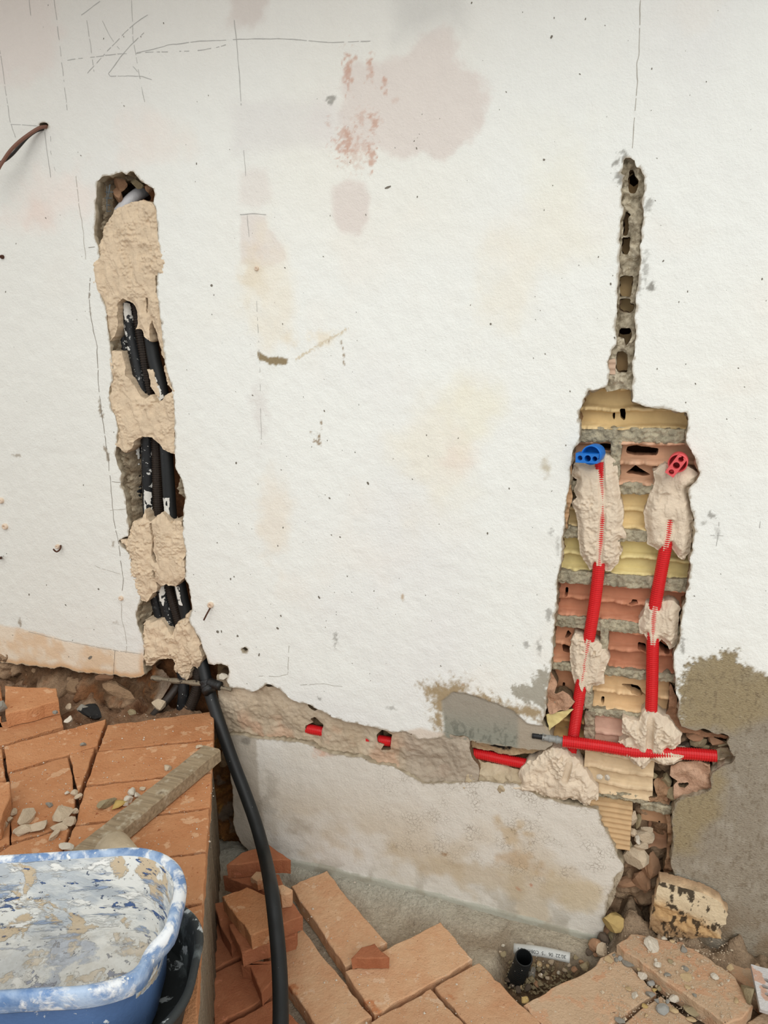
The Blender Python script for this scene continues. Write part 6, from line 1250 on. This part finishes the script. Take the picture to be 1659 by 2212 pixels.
for i, (x, y, w, h, k, yy, lb) in enumerate([(75, 1452, 40, 22, 'pale', .02, 'flat pale stone in the earth under the white coat at far left'), (180, 1482, 60, 44, 'pale', .012, 'big flat tan stone in the earth under the white coat'), (262, 1500, 74, 48, 'pale', .012, 'wide tan stone in the earth left of the pipes'), (330, 1508, 30, 60, 'pale', .02, 'grey mortar lump beside the rusty earth'), (120, 1462, 34, 18, 'clay', .02, 'brown stone between the flat stones in the earth'), (222, 1462, 44, 22, 'clay', .02, 'reddish stone close under the white coat'), (150, 1512, 40, 24, 'clay', 0, 'brown lump low in the earth'), (212, 1516, 40, 18, 'pale', 0, 'small tan stone low in the earth')]):
    stone((x, y), 0, w, h, 'tan' if k == 'pale' else 'clay', lb, 'stones in the earth under the white coat', y=yy + .014, name='rubble_stone', cat='rubble')
# ---------------------------------------------------------------- blackened skirting piece
sk = [(1424, 1904), (1450, 1910), (1480, 1919), (1515, 1928), (1548, 1943), (1556, 1951), (1562, 1962), (1573, 1974), (1568, 1986), (1569, 1996), (1550, 2010), (1560, 2030), (1500, 2032), (1440, 2030), (1403, 2014), (1408, 1980), (1414, 1945)]
P = jag(pw(sk, -0.035), 0.0012, 0.003, 0.015, 951); u, v = grid(P, 0.002, 0.003); Uu, Vv = np.meshgrid(u, v); s = poly_sdf(u, v, P, 0.03)
ctp = pw([(1424, 1904), (1573, 1974)], -0.035); tt = (Vv - ctp[0][1]) - (Uu - ctp[0][0]) * (ctp[1][1] - ctp[0][1]) / (ctp[1][0] - ctp[0][0])
c = np.zeros(Uu.shape + (3,)) + L(228, 210, 176)
lowk = sstep(-0.035, -0.075, tt + 0.012 * fbm(Uu, Vv, 0.03, 4, 952)); c = mixf(c, L(198, 160, 110), lowk * .9); c = mixf(c, L(150, 122, 92), sstep(-0.085, -0.11, tt + 0.012 * fbm(Uu, Vv, 0.02, 4, 953)) * .8)
bl = fbm(Uu * 1.6, Vv * 0.8, 0.014, 4, 954, 0.6)
c = mixf(c, L(52, 43, 33), 0.92 * sstep(0.22, 0.42, bl + 0.75 * sstep(-0.016, -0.004, tt) * sstep(ctp[0][0] + .09, ctp[0][0] + .05, Uu) + 0.25 * sstep(0.03, 0.0, np.abs(tt + 0.055)) - 0.15))
w_ = -0.035 + 0.008 * sstep(-0.02, -0.1, tt) - 0.0012 * fbm(Uu, Vv, 0.02, 3, 955) - 0.004 * lowk * fbm(Uu, Vv, 0.015, 3, 956)
relief('skirting_fragment', u, v, s, w_, c, M['mortar'], None, skirt=[0.004, 0.018, 0.034], skirt_col=[L(216, 188, 152), L(196, 166, 132), L(170, 140, 110)], label='broken cream skirting piece with black tar blotches leaning against the wall foot', cat='skirting')

# ---------------------------------------------------------------- pipe stub, grey pipe, drain grate
tp_, bt_ = atZ((1132, 2068), 0.018), atZ((1108, 2126), -0.105)
C_, s_ = catmull([bt_, (bt_ + tp_) / 2 + np.array([0.002, 0, 0]), tp_], 0.002)
rr = 0.0205 * np.where((np.arange(len(C_)) % 4) < 2, 1.0, 0.96); V1, F1 = tube_data(C_, rr, 28, False); V2, F2 = tube_data(C_, 0.0178, 28, False)
n = len(V1); nn_ = len(C_) - 1
F_ = F1 + [tuple(n + i for i in f[::-1]) for f in F2] + [(nn_ * 28 + j, nn_ * 28 + (j + 1) % 28, n + nn_ * 28 + (j + 1) % 28, n + nn_ * 28 + j) for j in range(28)]
obj('pipe_stub', mesh_from('pipe_stub', np.concatenate([V1, V2]), F_, M['black'], False), None, label='open black ribbed pipe stub standing in the earth pit', cat='pipe')
M['greypvc'] = mat_plain('light_grey_pvc', (196, 198, 194), 0.1, 30, 0.5, 0.4)
g0, gb, ge = atZ((1110, 2049), -0.015), atZ((1170, 2056), -0.012), atZ((1231, 2069), -0.014)
gp_ = empty('grey_pipe', tuple((g0 + ge) / 2), 'light grey printed plastic pipe lying behind the black pipe stub', 'pipe')
C_, s_ = catmull([g0, gb, ge], 0.008); V_, F_ = tube_data(C_, 0.0115, 20, True); obj('pipe_body', mesh_from('pipe_body', V_ - np.array(gp_.location), F_, M['greypvc']), gp_)
tx = bpy.data.curves.new('print', 'FONT'); tx.body = '30/22  06  15  C08m  PL 1'; tx.size = 0.0105; tx.align_x = 'CENTER'; tx.align_y = 'CENTER'; tx.extrude = 0.0001
to = bpy.data.objects.new('print', tx); COL.objects.link(to); bpy.context.view_layer.update()
tm = bpy.data.meshes.new_from_object(to.evaluated_get(bpy.context.evaluated_depsgraph_get())); bpy.data.objects.remove(to)
M['ink'] = mat_plain('black_ink', (40, 40, 40), 0.1, 50, 0.8); tm.materials.clear(); tm.materials.append(M['ink'])
ax = Vector(ge - g0).normalized(); mid = Vector((g0 + ge) / 2 * 0.4 + gb * 0.6); vd = (Vector((0, 0, CAMH)) - mid); vd = Vector((-0.15, -0.75, 0.55)); nz = (vd - ax * vd.dot(ax)).normalized(); xx = -ax; yy_ = nz.cross(xx)
po = mid + nz * 0.0117 - Vector(gp_.location)
for vtx in tm.vertices: q = vtx.co.copy(); yq = q.y; vtx.co = po + xx * q.x + yy_ * yq + nz * (q.z - yq * yq / 0.023)
obj('print', tm, gp_, label='black printed lettering')
# drain grate
ga = atZ((1619, 2080), 0.055); gb2 = atZ((1641, 2186), 0.05); e1_ = Vector(gb2 - ga); side = e1_.length; e1_.normalize(); e2_ = Vector((0, 0, 1)).cross(e1_); e2_ = e2_ if e2_.x > 0 else -e2_
e2_ = (e2_ + Vector((0, 0, -0.12))).normalized(); n_ = e2_.cross(e1_); n_ = n_ if n_.z > 0 else -n_
u = np.arange(0, 0.1181, 0.0012); v = np.arange(0, 0.1181, 0.0012); Uu, Vv = np.meshgrid(u, v); S_ = 0.115
s = poly_sdf(u, v, resample([(0.002, 0.002), (S_, 0.002), (S_, S_), (0.002, S_)], 0.004), 0.03)
for k in range(12):
    a = 2 * math.pi * k / 12 + 0.13; ca, sa_ = math.cos(a), math.sin(a)
    q = [(0.058 + ca * r - sa_ * t, 0.058 + sa_ * r + ca * t) for r, t in ((0.016, -0.0022), (0.040, -0.005), (0.044, 0), (0.040, 0.005), (0.016, 0.0022))]
    s = np.minimum(s, -poly_sdf(u, v, resample(q, 0.002), 0.03))
gcol = mixf(np.zeros(Uu.shape + (3,)) + L(214, 212, 210), L(206, 158, 128), sstep(0.05, 0.35, fbm(Uu, Vv, 0.02, 4, 960)) * .8)
go = relief('drain_grate', u, v, s, 0.004 + 0.0005 * fbm(Uu, Vv, 0.02, 2, 961), gcol, M['mortar'], None, skirt=[-0.008], skirt_col=[L(190, 186, 182)], plane='floor', sk_amp=0, label='white square drain grate with radial slots at the right edge', cat='grate')
go.matrix_world = Matrix(((e2_.x, e1_.x, n_.x, ga[0]), (e2_.y, e1_.y, n_.y, ga[1]), (e2_.z, e1_.z, n_.z, ga[2] - 0.004), (0, 0, 0, 1)))

# ---------------------------------------------------------------- fine grit, too many to count
def grit(name, n, sample, mat, smin, smax, seed):
    r = np.random.RandomState(seed); V_, F_ = [], []
    oct_ = np.array([(1, 0, 0), (-1, 0, 0), (0, 1, 0), (0, -1, 0), (0, 0, 1), (0, 0, -1)], float)
    of = [(0, 2, 4), (2, 1, 4), (1, 3, 4), (3, 0, 4), (2, 0, 5), (1, 2, 5), (3, 1, 5), (0, 3, 5)]
    for _ in range(n):
        p = sample(r)
        if p is None: continue
        s_ = r.uniform(smin, smax) * (1 + 1.2 * (r.rand() > .9)); k = len(V_)
        V_ += [tuple(np.array(p) + o_ * s_ * r.uniform(.6, 1.2) + np.array([0, 0, s_ * .4])) for o_ in oct_]; F_ += [tuple(k + i for i in f) for f in of]
    return obj(name, mesh_from(name, V_, F_, mat, False), None, kind='stuff', label={'up': 'fine pale grit strewn over the raised brick floor', 'lo': 'fine pale grit strewn over the lower paving', 'du': 'grey dusty grit on the slabs by the rubble hole', 'pi': 'loose earth crumbs in the pit and gaps'}[name[-2:]] if name[-2:] in ('up', 'lo', 'du', 'pi') else 'fine grit', cat='grit')
def s_up(r):
    x, y = r.uniform(0, 462), r.uniform(1540, 1850)
    if y < 1610 and x < 230 - (y - 1550) * .3 and y < 1500 + x * -.25 + 90: return None
    return atZ((x, y), ZR)
def s_lo(r):
    x, y = r.uniform(630, 1180), r.uniform(1885, 2212)
    return atZ((x, y), 0.0) if y > 1880 + max(0, (x - 720)) * .42 + (0 if x > 640 else 100) else None
def s_du(r):
    x, y = r.uniform(0, 1300), r.uniform(260, 1160); p = ZF5([(x, y)])[0]; e = 365 + (x - 140) * .727
    if x > 200 and y < e - 30: return atZ(p, .030)
    return atZ(p, 0) if y > e + 60 else None
def s_pi(r):
    x, y = r.uniform(150, 1000), r.uniform(480, 930); return atZ(ZF4([(x, y)])[0], -0.092 + r.uniform(0, .012))
def named_grit(nm, lab, *a):
    o = grit(nm, *a); o['label'] = lab; return o
named_grit('brick_grit', 'fine pale grit strewn over the raised brick floor', 520, s_up, SM['white'], .0006, .0015, 1)
named_grit('paver_grit', 'fine pale grit strewn over the lower paving', 330, s_lo, SM['white'], .0006, .0017, 2)
named_grit('dust_grit', 'dusty grit on the slabs by the rubble hole', 900, s_du, SM['pale'], .0008, .0024, 3)
named_grit('pit_crumbs', 'loose earth crumbs in the pit by the pipe stub', 420, s_pi, SM['olive'], .0015, .005, 4)
